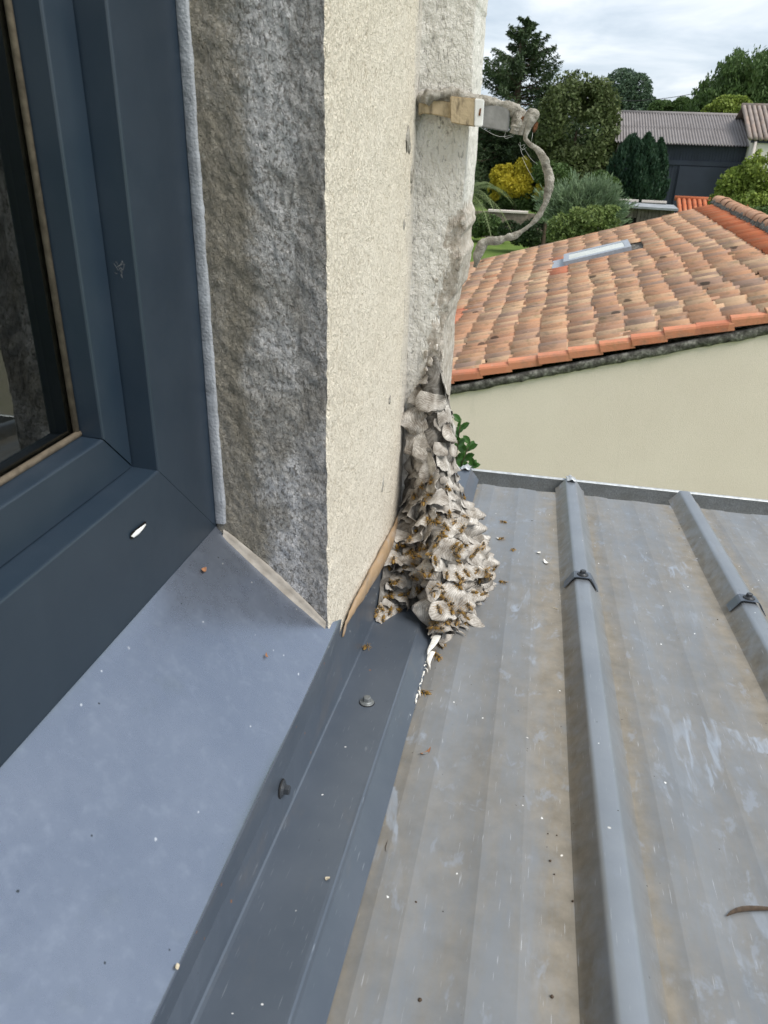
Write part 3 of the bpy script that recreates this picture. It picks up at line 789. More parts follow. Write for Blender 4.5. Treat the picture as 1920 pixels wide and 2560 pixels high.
for i in range(4):
    a, b = rib_w[i] + 0.085, rib_w[i + 1]
    pan = [(a - 0.0008, HP)]
    for fr_ in (0.118, 0.26, 0.56, 0.76):
        wq = a + (b - a) * fr_
        up = 0.0016
        if fr_ in (0.118, 0.56): pan += [(wq - 0.004, HP), (wq, HP + up), (wq + 0.0006, HP + up)]
        else: pan += [(wq - 0.0006, HP + up), (wq, HP + up), (wq + 0.004, HP)]
    pan.append((b + 0.0008, HP))
    # thin sheet with a return so that its end shows thickness
    ns = 60
    ss = np.linspace(S0, S1, ns)
    P = np.zeros((len(pan), ns, 3))
    for q, (w, h) in enumerate(pan):
        for j, s in enumerate(ss):
            sag = 0.0010 * math.sin(w * 21 + s * 5) + (0.003 * max(0, (s - 0.985) / 0.045) * (-1) if s > 0.985 else 0)
            P[q, j] = RP(w, s + (0.004 * math.sin(w * 60) if j == ns - 1 else 0), h + sag * 0.5)
    o = grid('roof_pan', P, M['roof_paint'], roof, True, flip=True)
    wq = np.array([q[0] for q in pan]); ed = np.exp(-(wq - a) / 0.022) * 0.75 + np.exp(-(b - wq) / 0.030) * 0.95
    add_attr(o.data, 'dirt', np.repeat(ed[:, None], ns, 1))
for i in range(5):
    pf = rib_profile(rib_w[i])
    o = extrude_roof('rib', pf, S0, S1 + 0.045, M['rib_paint'], roof, 24, True)
    add_attr(o.data, 'dirt', np.repeat(np.array([1.0, 1.0, 0.55, 0.05, 0, 0, 0.0, 0.1, 0.5, 0.8])[:, None], 24, 1))
# closed underside so that the roof reads as a solid lean-to
box('fascia_board', -0.24, 1.6, -1.6, 2.10, -1.30, -1.28, M['lead_grey'], roof)
# end wall of the lean-to beneath the gutter
# gutter: open box section past the sheet ends
gp = [(S1 - 0.006, HP - 0.006), (S1 - 0.004, HP - 0.075), (S1 + 0.012, HP - 0.088), (S1 + 0.062, HP - 0.088), (S1 + 0.080, HP - 0.072)]
# rim height from the photograph's rim line
rim = onP(1560, 1214, d, float(d @ RP(0, S1 + 0.088, 0)))
rh = float((rim - O) @ nn)
gp += [(S1 + 0.086, rh - 0.010), (S1 + 0.0865, rh - 0.003), (S1 + 0.089, rh), (S1 + 0.094, rh + 0.0015), (S1 + 0.100, rh - 0.001), (S1 + 0.102, rh - 0.007), (S1 + 0.099, rh - 0.011)]
P = np.zeros((len(gp), 40, 3))
for i, (s, h) in enumerate(gp):
    for j, w in enumerate(np.linspace(-0.02, 1.62, 40)):
        P[i, j] = RP(w, s, h)
gut = thing('roof_gutter', 'galvanised gutter along the far end of the metal roof', 'gutter', tuple(RP(0.5, S1 + 0.05, -0.12)))
grid('gutter_channel', P[:7], M['galvanised'], gut, True, flip=False)
grid('gutter_rim', P[6:], M['bright_zinc'], gut, True, flip=False)
# hooks holding the gutter, fixed on the rib ends
def hook(w, sc=1.0):
    ww = np.linspace(-0.0135, 0.0135, 13) * sc
    hh = 0.0024 + 0.0055 * np.exp(-(ww / 0.0048) ** 2)
    P = np.zeros((13, 8, 3))
    for j, s in enumerate(np.linspace(S1 + 0.004, S1 + 0.098, 8)):
        drop = (rh + 0.002) * max(0, (s - S1 - 0.03) / 0.068)
        for i in range(13): P[i, j] = RP(w + ww[i], s, hh[i] + drop + 0.0015)
    o = grid('gutter_hook', P, M['bright_zinc'], gut, True, flip=True)
    so = o.modifiers.new('thick', 'SOLIDIFY'); so.thickness = 0.0022; so.offset = -1
hook(rib_w[1] + 0.0425); hook(0.066, 1.0)
hook(rib_w[3] + 0.0425)

# saddle clips with bolts on the ribs
def hexbolt(prefix, c0, up, ax, sc=1.0, washer=True):
    up = up / np.linalg.norm(up); ax = ax - up * (ax @ up); ax /= np.linalg.norm(ax); ay = np.cross(up, ax)
    vf = []
    def disc(r0, r1, h0, h1, n=24):
        v = []
        for r, h in ((r0, h0), (r1, h1)):
            for k_ in range(n):
                a = 2 * math.pi * k_ / n; v.append(c0 + ax * math.cos(a) * r * sc + ay * math.sin(a) * r * sc + up * h * sc)
        f = [(i, (i + 1) % n, n + (i + 1) % n, n + i) for i in range(n)] + [tuple(range(n, 2 * n))]
        return np.array(v), f
    return disc
def bolt_parts(parent, c0, up, ax, mat, sc=1.0):
    dsc = hexbolt('', c0, up, ax, sc)
    rub = part('rubber_washer', *dsc(0.0122, 0.0114, 0.0, 0.0016), M['rubber'], parent)
    was = part('washer', *merge(dsc(0.0112, 0.0104, 0.0016, 0.0028), dsc(0.0086, 0.0074, 0.0028, 0.0044)), mat, parent)
    v, f = merge(dsc(0.0066, 0.0064, 0.0044, 0.0098, 6), dsc(0.0064, 0.0052, 0.0098, 0.0108, 6))
    part('bolt_head', v, f, mat, parent)
def clip(px, w_c, name_label):
    s_c = rcoord(roofpt(*px, 0.0))[1]
    root = thing('saddle_clip', name_label, 'clip', tuple(RP(w_c, s_c, 0.0)), 'saddle clips on the roof ribs')
    prof = [(-0.0345, -0.0235), (-0.0335, -0.0225), (-0.0205, -0.0015), (-0.0170, 0.0030), (-0.0125, 0.0045), (0.0125, 0.0045), (0.0170, 0.0030), (0.0205, -0.0015), (0.0335, -0.0225), (0.0345, -0.0235)]
    ss = np.linspace(s_c - 0.016, s_c + 0.016, 4)
    P = np.zeros((len(prof), 4, 3))
    for i, (w, h) in enumerate(prof):
        for j, s in enumerate(ss): P[i, j] = RP(w_c + w, s, h)
    o = grid('saddle_plate', P, M['flashing_paint'], root, False, flip=True)
    so = o.modifiers.new('thick', 'SOLIDIFY'); so.thickness = 0.0016; so.offset = -1
    bolt_parts(root, RP(w_c, s_c - 0.001, 0.0058), nn, e, M['black_steel'], 1.0)
clip((1452, 1442), rib_w[1] + 0.0425, 'dark saddle clip with black bolt on the rib beside the nest side pan')
clip((1885, 1503), rib_w[2] + 0.0425, 'dark saddle clip with black bolt on the rib farther from the house wall')

# ================================================================== flashing between wall and roof
flash = thing('wall_flashing', 'dark grey metal flashing folded between house wall and ribbed roof', 'flashing', tuple(RP(0.05, 0, -0.03)))
FR, FF = 0.083, 0.1095
prof = [(-0.003, 0.105), (-0.0012, 0.012), (-0.0004, 0.003), (0.0016, 0.0012), (0.005, 0.0010), (FR - 0.005, 0.0012), (FR - 0.0015, 0.0012), (FR + 0.0007, -0.0002), (FR + 0.003, -0.004), (FF - 0.001, HP + 0.004), (FF, HP + 0.0030), (FF, HP + 0.0022)]
P = np.zeros((len(prof), 70, 3))
for i, (w, h) in enumerate(prof):
    for j, s in enumerate(np.linspace(S0, S1 + 0.035, 70)):
        wav = 0.0011 * vnoise(np.array([0.3, s * 7, 1.0]), 1, 3) if i >= len(prof) - 3 else 0
        if i == 0:
            P[i, j] = RP(w, s, h); P[i, j][0] = min(P[i, j][0], XF + 0.0035); P[i, j][2] = min(P[i, j][2], -0.668); continue
        P[i, j] = RP(w + wav, s, h + (0.0006 * vnoise(np.array([w * 30, s * 6, 0.5]), 1, 8) if 3 < i < 6 else 0))
grid('flashing_sheet', P, M['flashing_paint'], flash, False, flip=True)
# screws
sc1 = thing('hex_screw', 'hex headed roofing screw standing on the flat of the flashing', 'screw', tuple(roofpt(917, 1757, 0.001)))
bolt_parts(sc1, roofpt(917, 1757, 0.0012), nn, e, M['galvanised'], 0.98)
xs = -0.2335
sc2 = thing('hex_screw', 'hex headed screw in the vertical front edge of the window sill', 'screw', tuple(onX(703, 1972, xs)))
cS = onX(703, 1972, prof[0][0] * 0 + xe_ + 0.0001)
bolt_parts(sc2, cS, np.array([1.0, 0.05, -0.05]), np.array([0, 0.35, 1.0]), M['black_steel'], 0.98)
# brown foam bead between facade and flashing
bead_px = [(864, 1592), (868, 1570), (884, 1532), (908, 1488), (932, 1445), (955, 1403), (975, 1362), (992, 1322), (1002, 1292)]
wid = [5, 11, 19, 24, 26, 25, 22, 17, 10]
pts = np.array([onX(a, b, XF + 0.010) for a, b in bead_px]); rr = np.array(wid) / FPX * np.linalg.norm(pts, axis=1) * 1.02
pts2 = resample(pts, 60); rr2 = np.interp(np.linspace(0, 1, 60), np.linspace(0, 1, len(rr)), rr) * (1 + 0.12 * vnoise(pts2, 45, 6))
Pq = tube_arr(pts2, rr2, 14)
Pq[..., 0] = XF + 0.0065 + (Pq[..., 0] - XF - 0.010) * 0.40
Pq += vnoise3(Pq, 70, 12, 2) * 0.0010
o = part('foam_bead', Pq.reshape(-1, 3), tube_vf(pts2, rr2, 14)[1], M['foam_bead'], flash, True)

# ================================================================== wasp nest
def lvl(lst): return np.array(lst)
base = lvl([roofpt(946, 1550, 0.004), roofpt(1000, 1528, 0.003), roofpt(1058, 1498, 0.003), roofpt(1082, 1590, -0.006), roofpt(1128, 1592, HP + 0.003), roofpt(1176, 1550, HP + 0.003), roofpt(1216, 1462, HP + 0.003), roofpt(1208, 1400, HP + 0.003), RP(0.17, 0.50, HP + 0.003)])
low = lvl([onX(972, 1385, XF + 0.010), onY(1010, 1400, 1.255), onY(1060, 1400, 1.225), onY(1095, 1400, 1.200), onY(1124, 1400, 1.22), onY(1150, 1390, 1.262), onY(1172, 1370, 1.335), onY(1184, 1335, 1.43), onY(1176, 1300, 1.50)])
mid = lvl([onX(1006, 1240, XF + 0.006), onY(1032, 1230, 1.350), onY(1056, 1222, 1.322), onY(1080, 1220, 1.305), onY(1105, 1218, 1.312), onY(1124, 1215, 1.346), onY(1138, 1210, 1.383), onY(1148, 1200, 1.43), onY(1144, 1190, 1.47)])
upp = lvl([onX(1023, 1050, XF + 0.004), onY(1040, 1052, 1.376), onY(1056, 1052, 1.366), onY(1072, 1050, 1.362), onY(1090, 1048, 1.364), onY(1104, 1046, 1.370), onY(1118, 1043, 1.382), onY(1130, 1040, 1.410), onY(1128, 1035, 1.45)])
top = lvl([onY(1066, 905, 1.395), onY(1072, 898, 1.391), onY(1078, 893, 1.389), onY(1083, 890, 1.388), onY(1088, 890, 1.388), onY(1094, 893, 1.389), onY(1098, 900, 1.393), onY(1102, 908, 1.402), onY(1102, 908, 1.415)])
NA, NTT = 90, 110
cols = []
for c_ in range(9):
    cols.append(resample(np.array([base[c_], low[c_], mid[c_], upp[c_], top[c_]]), NTT))
cols = np.array(cols)                         # 9 x NTT x 3
Pn = np.stack([resample(cols[:, t], NA) for t in range(NTT)], 1)   # NA x NTT x 3
def gradn(P):
    da = np.gradient(P, axis=0); dt = np.gradient(P, axis=1)
    n_ = np.cross(da, dt); n_ /= np.linalg.norm(n_, axis=-1)[..., None] + 1e-12
    flip = (np.einsum('ijk,ijk->ij', n_, -P) < 0)
    if flip.mean() > 0.5: n_ = -n_
    return da, dt, n_
da, dt, nr = gradn(Pn)
Pn_b = Pn - nr * 0.004 + nr * (0.006 * fbm(Pn, 42, 51, 3))[..., None]
nest = thing('wasp_nest', 'grey papery wasp nest spreading from pier foot over flashing and roof', 'wasp nest', tuple(roofpt(1080, 1480, 0.0)))
body = grid('nest_body', Pn_b, M['shaded_paper'], nest)
def add_attr(me, name, vals):
    a = me.attributes.new(name, 'FLOAT', 'POINT'); a.data.foreach_set('value', np.asarray(vals, np.float32).reshape(-1))
tt_ = np.linspace(0, 1, NTT)[None, :] * 2 + 0.5 * fbm(Pn, 30, 77, 2)
add_attr(body.data, 'band', tt_)
# flake variants (unit size: x across, y outwards, z down)
flake_meshes, flake_np = [], []
NU, NV = 17, 11
for vi in range(16):
    u, v = np.meshgrid(np.linspace(-1, 1, NU), np.linspace(0, 1, NV), indexing='ij')
    sd = 300 + vi
    hood = vi % 3 != 0
    kk = rng.uniform(0.15, 0.50) if hood else rng.uniform(-0.25, 0.25); sk = rng.uniform(-0.35, 0.35); tw = rng.uniform(-0.3, 0.3)
    rc_ = rng.uniform(0.12, 0.45)
    x_ = u * 0.5 * (0.66 + 0.40 * np.sin(math.pi * (0.15 + 0.60 * v))) + sk * v * 0.35
    if hood: up_ = (1 - np.abs(u) ** 2.6) * (0.05 + rng.uniform(0.50, 0.85) * v ** 1.15)
    else: up_ = (1 - np.abs(u) ** 2.1) * (0.03 + rng.uniform(0.20, 0.42) * v ** 1.5) + 0.10 * v ** 4
    up_ = up_ + tw * u * v * 0.22
    z_ = -v * (1 - rc_ * np.abs(u) ** 2.3) + v * (1 - u ** 2) * kk
    nz = np.stack([u * 1.3, v * 1.3, np.full_like(u, vi * 3.1)], -1)
    z_ = z_ + v ** 2 * 0.20 * fbm(nz, 1.9, sd, 2)
    up_ = up_ + 0.07 * fbm(nz, 1.4, sd + 5, 2) * (0.2 + v) + 0.09 * v ** 5 * np.sin(u * rng.uniform(3, 6) + vi)
    P = np.stack([x_, up_, z_], -1)
    Pin = P - np.array([0, 0.022, 0])
    nvt = NU * NV
    f = [q for q in grid_faces(NU, NV)]
    f2 = [tuple(i + nvt for i in q[::-1]) for q in f]
    lip = [(i * NV + NV - 1, (i + 1) * NV + NV - 1, nvt + (i + 1) * NV + NV - 1, nvt + i * NV + NV - 1) for i in range(NU - 1)]
    V = np.concatenate([P.reshape(-1, 3), Pin.reshape(-1, 3)])
    me = mesh('paper_flake', V, f + f2 + lip, M['wasp_paper'], True)
    bd = (v * (1 - 0.30 * np.abs(u) ** 2.3) + 0.12 * fbm(nz, 2, sd + 9, 2)) * 1.5
    add_attr(me, 'band', np.concatenate([bd.reshape(-1), bd.reshape(-1)]))
    flake_meshes.append(me); flake_np.append((V, f + f2 + lip))
bvh_v, bvh_f = [], []
def bvh_add(V, F):
    o_ = sum(len(x) for x in bvh_v)
    bvh_v.append(np.asarray(V)); bvh_f.extend([tuple(int(i) + o_ for i in q) for q in F])
bvh_add(Pn_b.reshape(-1, 3), grid_faces(NA, NTT))
def put_flake(ai, ti, W, Lh, Hh, spin, vi, lift=0.0):
    p = Pn[ai, ti]; n_ = nr[ai, ti]
    dn = -dt[ai, ti]; dn = dn - n_ * (dn @ n_); dn /= np.linalg.norm(dn)
    ac = np.cross(n_, dn)
    c_, s_ = math.cos(spin), math.sin(spin)
    ac2, dn2 = c_ * ac + s_ * dn, -s_ * ac + c_ * dn
    mt = Matrix(((ac2[0] * W, n_[0] * Hh, -dn2[0] * Lh, p[0] + n_[0] * lift), (ac2[1] * W, n_[1] * Hh, -dn2[1] * Lh, p[1] + n_[1] * lift), (ac2[2] * W, n_[2] * Hh, -dn2[2] * Lh, p[2] + n_[2] * lift), (0, 0, 0, 1)))
    o = bpy.data.objects.new('paper_flake', flake_meshes[vi]); C.objects.link(o)
    o.parent = nest; o.matrix_parent_inverse = Matrix.Translation(nest.location).inverted(); o.matrix_basis = mt
    V, F = flake_np[vi]
    A4 = np.array(mt); bvh_add(V @ A4[:3, :3].T + A4[:3, 3], F)
rf = random.Random(11)
t_rows = []
tq = 0.94
while tq > 0.03:
    t_rows.append(tq); tq -= 0.040 if tq < 0.5 else 0.046
for ri, tq in enumerate(t_rows):
    row = Pn[:, int(tq * (NTT - 1))]
    length = np.linalg.norm(np.diff(row[:78], axis=0), axis=1).sum()
    fl_w = 0.032 if tq > 0.55 else 0.033
    cnt = max(2, int(length / (fl_w * 0.92)))
    for q in range(cnt):
        a_ = (q + 0.5 + (0.5 if ri % 2 else 0) + rf.uniform(-0.28, 0.28)) / cnt
        ai = int(np.clip(a_ * 80, 1, NA - 3)); ti = int(np.clip((tq + rf.uniform(-0.030, 0.030)) * (NTT - 1), 1, NTT - 2))
        sc = rf.choice([0.55, 0.7, 0.85, 1.0, 1.2, 1.45]) * rf.uniform(0.9, 1.12)
        flat = 0.50 if tq > 0.60 else (0.8 if tq > 0.45 else 1.0)
        put_flake(ai, ti, fl_w * sc * rf.uniform(0.9, 1.35), fl_w * sc * rf.uniform(0.72, 1.15), fl_w * sc * rf.uniform(0.65, 1.10) * flat, rf.gauss(0, 0.62), rf.randrange(16), -0.003)
# fringe at the foot: torn strips of paper lying on flashing and pan
def shred(P0_, dirv, up_, L_, W_, seed, name='paper_shred', mat='wasp_paper'):
    side = np.cross(dirv, up_); side /= np.linalg.norm(side)
    n_ = 7; V = []
    for i in range(n_):
        t = i / (n_ - 1); w_ = W_ * (1 - t ** 1.5) * 0.5 + 0.0002
        c_ = P0_ + dirv * L_ * t + up_ * (0.006 * (1 - t) * min(1, L_ / 0.04) + 0.0016 * math.sin(t * 7 + seed) + 0.0012) + side * 0.10 * L_ * (math.sin(t * 3 + seed * 1.7) - math.sin(seed * 1.7))
        V += [c_ - side * w_ + up_ * 0.0012 * math.sin(seed + t * 4), c_ + up_ * 0.0018, c_ + side * w_]
    f = []
    for i in range(n_ - 1):
        for q in range(2): f.append((i * 3 + q, i * 3 + q + 1, i * 3 + q + 4, i * 3 + q + 3))
    o = part(name, V, f, M[mat], nest, True)
    add_attr(o.data, 'band', np.linspace(0, 1.2, len(V)))
for i, (a, b, h, ax_, ay_, L_, W_, mt) in enumerate([
        (950, 1500, 0.004, -0.05, -1, 0.055, 0.022, 'wasp_paper'), (975, 1505, 0.003, 0.25, -1, 0.035, 0.018, 'wasp_paper'), (1005, 1495, 0.003, 0.65, -0.8, 0.05, 0.014, 'wasp_paper'),
        (1025, 1490, 0.003, 0.5, -1, 0.03, 0.016, 'wasp_paper'), (1082, 1520, 0.002, 0.1, -1, 0.06, 0.020, 'wasp_paper'), (1090, 1560, -0.01, 0.1, -1, 0.06, 0.018, 'wasp_paper'),
        (1105, 1590, HP + 0.004, 0.35, -1, 0.05, 0.018, 'wasp_paper'), (1140, 1555, HP + 0.003, 0.6, -0.8, 0.040, 0.02, 'wasp_paper'), (1120, 1575, HP + 0.003, 0.85, -0.5, 0.04, 0.010, 'wasp_paper'),
        (1170, 1520, HP + 0.003, 0.7, -0.7, 0.035, 0.016, 'wasp_paper'), (1188, 1480, HP + 0.003, 0.9, -0.4, 0.032, 0.014, 'wasp_paper'), (1196, 1435, HP + 0.003, 1, -0.1, 0.03, 0.014, 'wasp_paper'),
        (1192, 1390, HP + 0.003, 1, -0.1, 0.03, 0.014, 'wasp_paper'), (1092, 1600, -0.018, 0.05, -1, 0.06, 0.014, 'paper_scrap'), (1080, 1640, -0.028, 0.02, -1, 0.05, 0.010, 'paper_scrap')]):
    dv = e * ax_ + d * ay_; dv /= np.linalg.norm(dv)
    shred(roofpt(a, b, h), dv, nn, L_, W_, i + 1.0, mat=mt)
for i in range(13):                     # torn white edge creeping down the flashing foot
    s_ = rcoord(roofpt(1078, 1640, HP))[1] - i * 0.0125 - rf.uniform(0, 0.004)
    dv = d * -1 + e * rf.uniform(-0.3, 0.5); dv /= np.linalg.norm(dv)
    shred(RP(FF - 0.001, s_, HP + 0.003), dv, nn, rf.uniform(0.009, 0.016), rf.uniform(0.0012, 0.0035), i * 1.3, mat='paper_scrap')

# surfaces on which wasps can stand
def bvh_quad(pts): bvh_add(np.array(pts), [(0, 1, 2, 3)])
bvh_quad([RP(-0.001, -1, 0.001), RP(FR, -1, 0.001), RP(FR, S1, 0.001), RP(-0.001, S1, 0.001)])
bvh_quad([RP(FR, -1, 0.001), RP(FF, -1, HP + 0.003), RP(FF, S1, HP + 0.003), RP(FR, S1, 0.001)])
bvh_quad([RP(FF, -1, HP), RP(1.5, -1, HP), RP(1.5, S1, HP), RP(FF, S1, HP)])
bvh_quad([RP(0, -1, 0.19), RP(0, -1, 0), RP(0, S1, 0), RP(0, S1, 0.19)])
BV = BVHTree.FromPolygons([tuple(v) for v in np.concatenate(bvh_v)], bvh_f)

# ================================================================== wasps
def build_wasp():
    # lathe profile along x: head (+) ... abdomen tip (-); metres
    prof = [(0.0062, 0.0002), (0.0060, 0.0010), (0.0054, 0.0016), (0.0046, 0.0016), (0.0042, 0.0009), (0.0038, 0.0011), (0.0030, 0.0019), (0.0018, 0.0021), (0.0006, 0.0016), (-0.0002, 0.0006), (-0.0006, 0.0006), (-0.0014, 0.0017), (-0.0028, 0.0023), (-0.0044, 0.0022), (-0.0060, 0.0017), (-0.0074, 0.0009), (-0.0084, 0.0001)]
    seg = 9
    V, F = [], []
    for i, (x_, r) in enumerate(prof):
        bend = -0.0008 * max(0, -x_ / 0.008) ** 1.5
        for q in range(seg):
            a = 2 * math.pi * q / seg
            V.append((x_, r * 1.05 * math.cos(a), 0.0024 + bend + r * 0.92 * math.sin(a)))
    n_ = len(prof)
    for i in range(n_ - 1):
        for q in range(seg):
            a, b = i * seg + q, i * seg + (q + 1) % seg
            F.append((a, a + seg, b + seg, b))
    vf = [(np.array(V), F)]
    lg = []
    for sx, spread in ((0.0028, 0.0022), (0.0016, 0.0002), (0.0004, -0.0028)):
        for sgn in (-1, 1):
            pth = [(sx, sgn * 0.0010, 0.0018), (sx + spread * 0.5, sgn * 0.0036, 0.0032), (sx + spread * 1.1, sgn * 0.0056, 0.0006), (sx + spread * 1.5, sgn * 0.0068, -0.0002)]
            lg.append(tube_vf(pth, [0.00034, 0.00028, 0.00022, 0.00014], 4))
    for sgn in (-1, 1):
        lg.append(tube_vf([(0.0058, sgn * 0.0006, 0.0030), (0.0075, sgn * 0.0018, 0.0042), (0.0090, sgn * 0.0032, 0.0034)], [0.0002, 0.0002, 0.00018], 4))
    v, f = merge(vf[0], *lg)
    me = mesh('wasp', v, f, M['wasp_body'], True); me.materials.append(M['wasp_leg'])
    nb = len(F)
    for p in me.polygons:
        if p.index >= nb: p.material_index = 1
    wings = []
    for sgn in (-1, 1):
        out = [(0.0022, 0.0007), (-0.001, 0.0022), (-0.0056, 0.0036), (-0.0092, 0.0034), (-0.0096, 0.0026), (-0.0070, 0.0013), (-0.003, 0.0006)]
        wv = [(x_, sgn * y_, 0.0042 + 0.0010 * (-x_ / 0.009)) for x_, y_ in out]
        if sgn < 0: wv = wv[::-1]
        wings.append(mesh('wing', wv, [tuple(range(len(wv)))], M['wasp_wing']))
    return me, wings
wasp_me, wing_mes = build_wasp()
def Z1p(a, b): return (920 + a * 0.2396, 1150 + b * 0.2396)
wl_ = [(490,385),(590,445),(572,270),(670,215),(825,295),(845,570),(990,385),(1015,600),(715,590),(625,640),(705,655),(805,700),(975,715),(490,740),(440,835),(785,815),(790,770),(725,890),(560,915),(610,920),(430,985),(515,1010),(915,905),(968,930),(930,985),(1010,880),(1085,985),(1150,930),(1195,895),(690,1060),(940,1070),(400,1115),(490,1090),(355,1170),(580,1180),(660,1180),(490,1230),(815,1205),(1020,1180),(1130,1170),(1235,1150),(1260,1220),(970,1260),(930,1210),(935,1320),(1165,1255),(755,1325),(680,1380),(1105,1390),(760,1390),(800,1440),(860,1500),(1055,1530),(965,1580),(735,1560),(865,1585),(800,1690),(850,1690),(920,1690),(685,1680),(680,1730),(750,1750),(300,1280),(255,1290),(240,1420),(190,1440),(360,1420),(430,1370),(520,1370),(560,1350),(210,1100),(265,1050),(290,930),(345,880),(650,375),(895,660),(470,1000),(1240,1190),(1320,1120),(450,960),(640,1000)]
specials = [((*Z1p(130, 1545),), 'wasp in the cluster at the lower left foot of the nest'), ((*Z1p(85, 1600),), 'wasp in the cluster at the lower left foot of the nest'),
    ((*Z1p(150, 1665),), 'wasp lowest in the cluster on the flashing fold below the nest'), ((*Z1p(220, 1580),), 'wasp in the cluster at the lower left foot of the nest'),
    ((*Z1p(320, 1575),), 'wasp on the flat of the flashing just below the hanging paper'), ((*Z1p(1210, 1405),), 'wasp on the pan at the open paper cell by the nest edge'),
    ((*Z1p(1015, 1650),), 'wasp crawling off the nest foot onto the roof pan'), ((*Z1p(1000, 1720),), 'wasp at the end of the cluster on the roof pan below the nest'),
    ((*Z1p(700, 1920),), 'wasp clinging to torn white paper along the flashing foot'), ((*Z1p(780, 1950),), 'wasp on the pan beside the torn white paper strip'),
    ((*Z1p(705, 2040),), 'upper of two wasps side by side at the flashing foot'), ((*Z1p(740, 2085),), 'lower of two wasps side by side at the flashing foot'),
    ((*Z1p(1410, 1285),), 'wasp on the roof pan just off the right flank of the nest'), ((*Z1p(1390, 830),), 'pale wasp on the pan among paper crumbs'),
    ((*Z1p(1185, 620),), 'wasp at the far right flank of the nest on the pan'), ((*Z1p(1410, 655),), 'wasp lying on the pan between nest and gutter'),
    ((*Z1p(1515, 948),), 'lone wasp out on the open roof pan right of the nest'), ((915, 1621), 'lone wasp on the upper fold of the flashing above the hex screw'),
    ((1062, 1735), 'lone wasp at the foot of the flashing farthest from the nest')]
spots = [(Z1p(*q), None) for q in wl_] + [(q[0], q[1]) for q in specials]
rw = random.Random(5)
heads = {(915, 1621): (0.25, 1.0), (1062, 1735): (-1.0, 0.15)}
for (px, lab) in spots:
    r_ = ray(*px); dirn = Vector(r_ / np.linalg.norm(r_))
    hit, nrm_, idx, dist = BV.ray_cast(Vector((0, 0, 0)), dirn)
    if hit is None: continue
    if nrm_.dot(dirn) > 0: nrm_ = -nrm_
    nv_ = np.array(nrm_)
    dnv = -nn if abs(nv_ @ nn) < 0.9 else -d
    if px in heads: hv = e * heads[px][0] + d * heads[px][1]
    else:
        an = rw.uniform(0, 2 * math.pi) if lab else rw.gauss(0.0, 0.9) + (math.pi if rw.random() < 0.35 else 0)
        upv = nn - nv_ * (nn @ nv_)
        if np.linalg.norm(upv) < 0.2: upv = d - nv_ * (d @ nv_)
        upv /= np.linalg.norm(upv); sdv = np.cross(upv, nv_)
        hv = math.cos(an) * upv + math.sin(an) * sdv
    hv = hv - nv_ * (hv @ nv_); hv /= np.linalg.norm(hv); sv = np.cross(nv_, hv)
    sc = rw.uniform(1.15, 1.38)
    pos = np.array(hit) + nv_ * 0.0003
    mt = Matrix(((hv[0] * sc, sv[0] * sc, nv_[0] * sc, pos[0]), (hv[1] * sc, sv[1] * sc, nv_[1] * sc, pos[1]), (hv[2] * sc, sv[2] * sc, nv_[2] * sc, pos[2]), (0, 0, 0, 1)))
    o = bpy.data.objects.new('wasp', wasp_me); C.objects.link(o); o.matrix_world = mt
    if lab is None:
        if px[1] < 1290: lab = 'wasp in the mouths of the upper paper scallops'
        elif px[1] > 1535: lab = 'wasp crowding the lowest tip of the nest on the pan side'
        elif px[0] < 1050 and px[1] > 1400: lab = 'wasp on the left lobe of the nest lying over the flashing'
        elif px[0] > 1165: lab = 'wasp on the outer flank of the nest above the roof pan'
        elif px[0] < 1010: lab = 'wasp on the nest side touching the brown foam bead'
        elif px[1] > 1420: lab = 'wasp on the lower front of the nest above its foot'
        else: lab = 'wasp on the broad front bulge of the nest'
    tag(o, lab, 'wasp', 'wasps on and around the nest')
    for wm in wing_mes:
        w_o = bpy.data.objects.new('wing', wm); C.objects.link(w_o); w_o.parent = o

# ================================================================== old gutter bracket on the pier
BY = 1.372
br = thing('gutter_bracket', 'old mortar crusted gutter bracket with curled strap on the white pier', 'bracket', tuple(onY(1045, 268, 1.395)))
def slab(name, px, ya, yb, mat, parent, bev=0.0015):
    F_ = np.array([onY(a, b, ya) for a, b in px]); B_ = F_.copy(); B_[:, 1] = yb
    n_ = len(px)
    f = [tuple(range(n_))[::-1], tuple(range(n_, 2 * n_))] + [(i, (i + 1) % n_, n_ + (i + 1) % n_, n_ + i) for i in range(n_)]
    me = mesh(name, np.concatenate([F_, B_]), f, mat)
    bm = bmesh.new(); bm.from_mesh(me); bmesh.ops.recalc_face_normals(bm, faces=bm.faces[:])
    if bev: bmesh.ops.bevel(bm, geom=bm.edges[:], offset=bev, segments=2, affect='EDGES')
    bm.to_mesh(me); bm.free()
    return obj(name, me, parent)
slab('arm_stub', [(1046, 246), (1130, 254), (1127, 296), (1090, 288), (1052, 283), (1046, 290)], BY + 0.004, 1.396, M['tan_wood'], br)
slab('wooden_block', [(1125, 240), (1190, 246), (1186, 317), (1155, 313), (1126, 306)], BY - 0.006, 1.394, M['tan_wood'], br)
slab('white_clip', [(1187, 245), (1211, 249), (1206, 317), (1185, 316)], BY - 0.0075, BY + 0.016, M['white_plastic'], br)
slab('clip_stain', [(1199, 272), (1203, 270), (1201, 290), (1196, 288)], BY - 0.0082, BY - 0.006, M['rust'], br, 0)
slab('zinc_plate', [(1206, 258), (1275, 270), (1270, 330), (1204, 318)], BY - 0.003, BY + 0.014, M['grey_zinc'], br)
slab('rust_shim', [(1300, 292), (1312, 290), (1304, 330), (1297, 330)], BY - 0.006, BY + 0.010, M['rust'], br)
slab('rust_shim', [(1338, 305), (1346, 303), (1342, 326), (1332, 334), (1331, 318)], BY - 0.002, BY + 0.006, M['rust'], br)
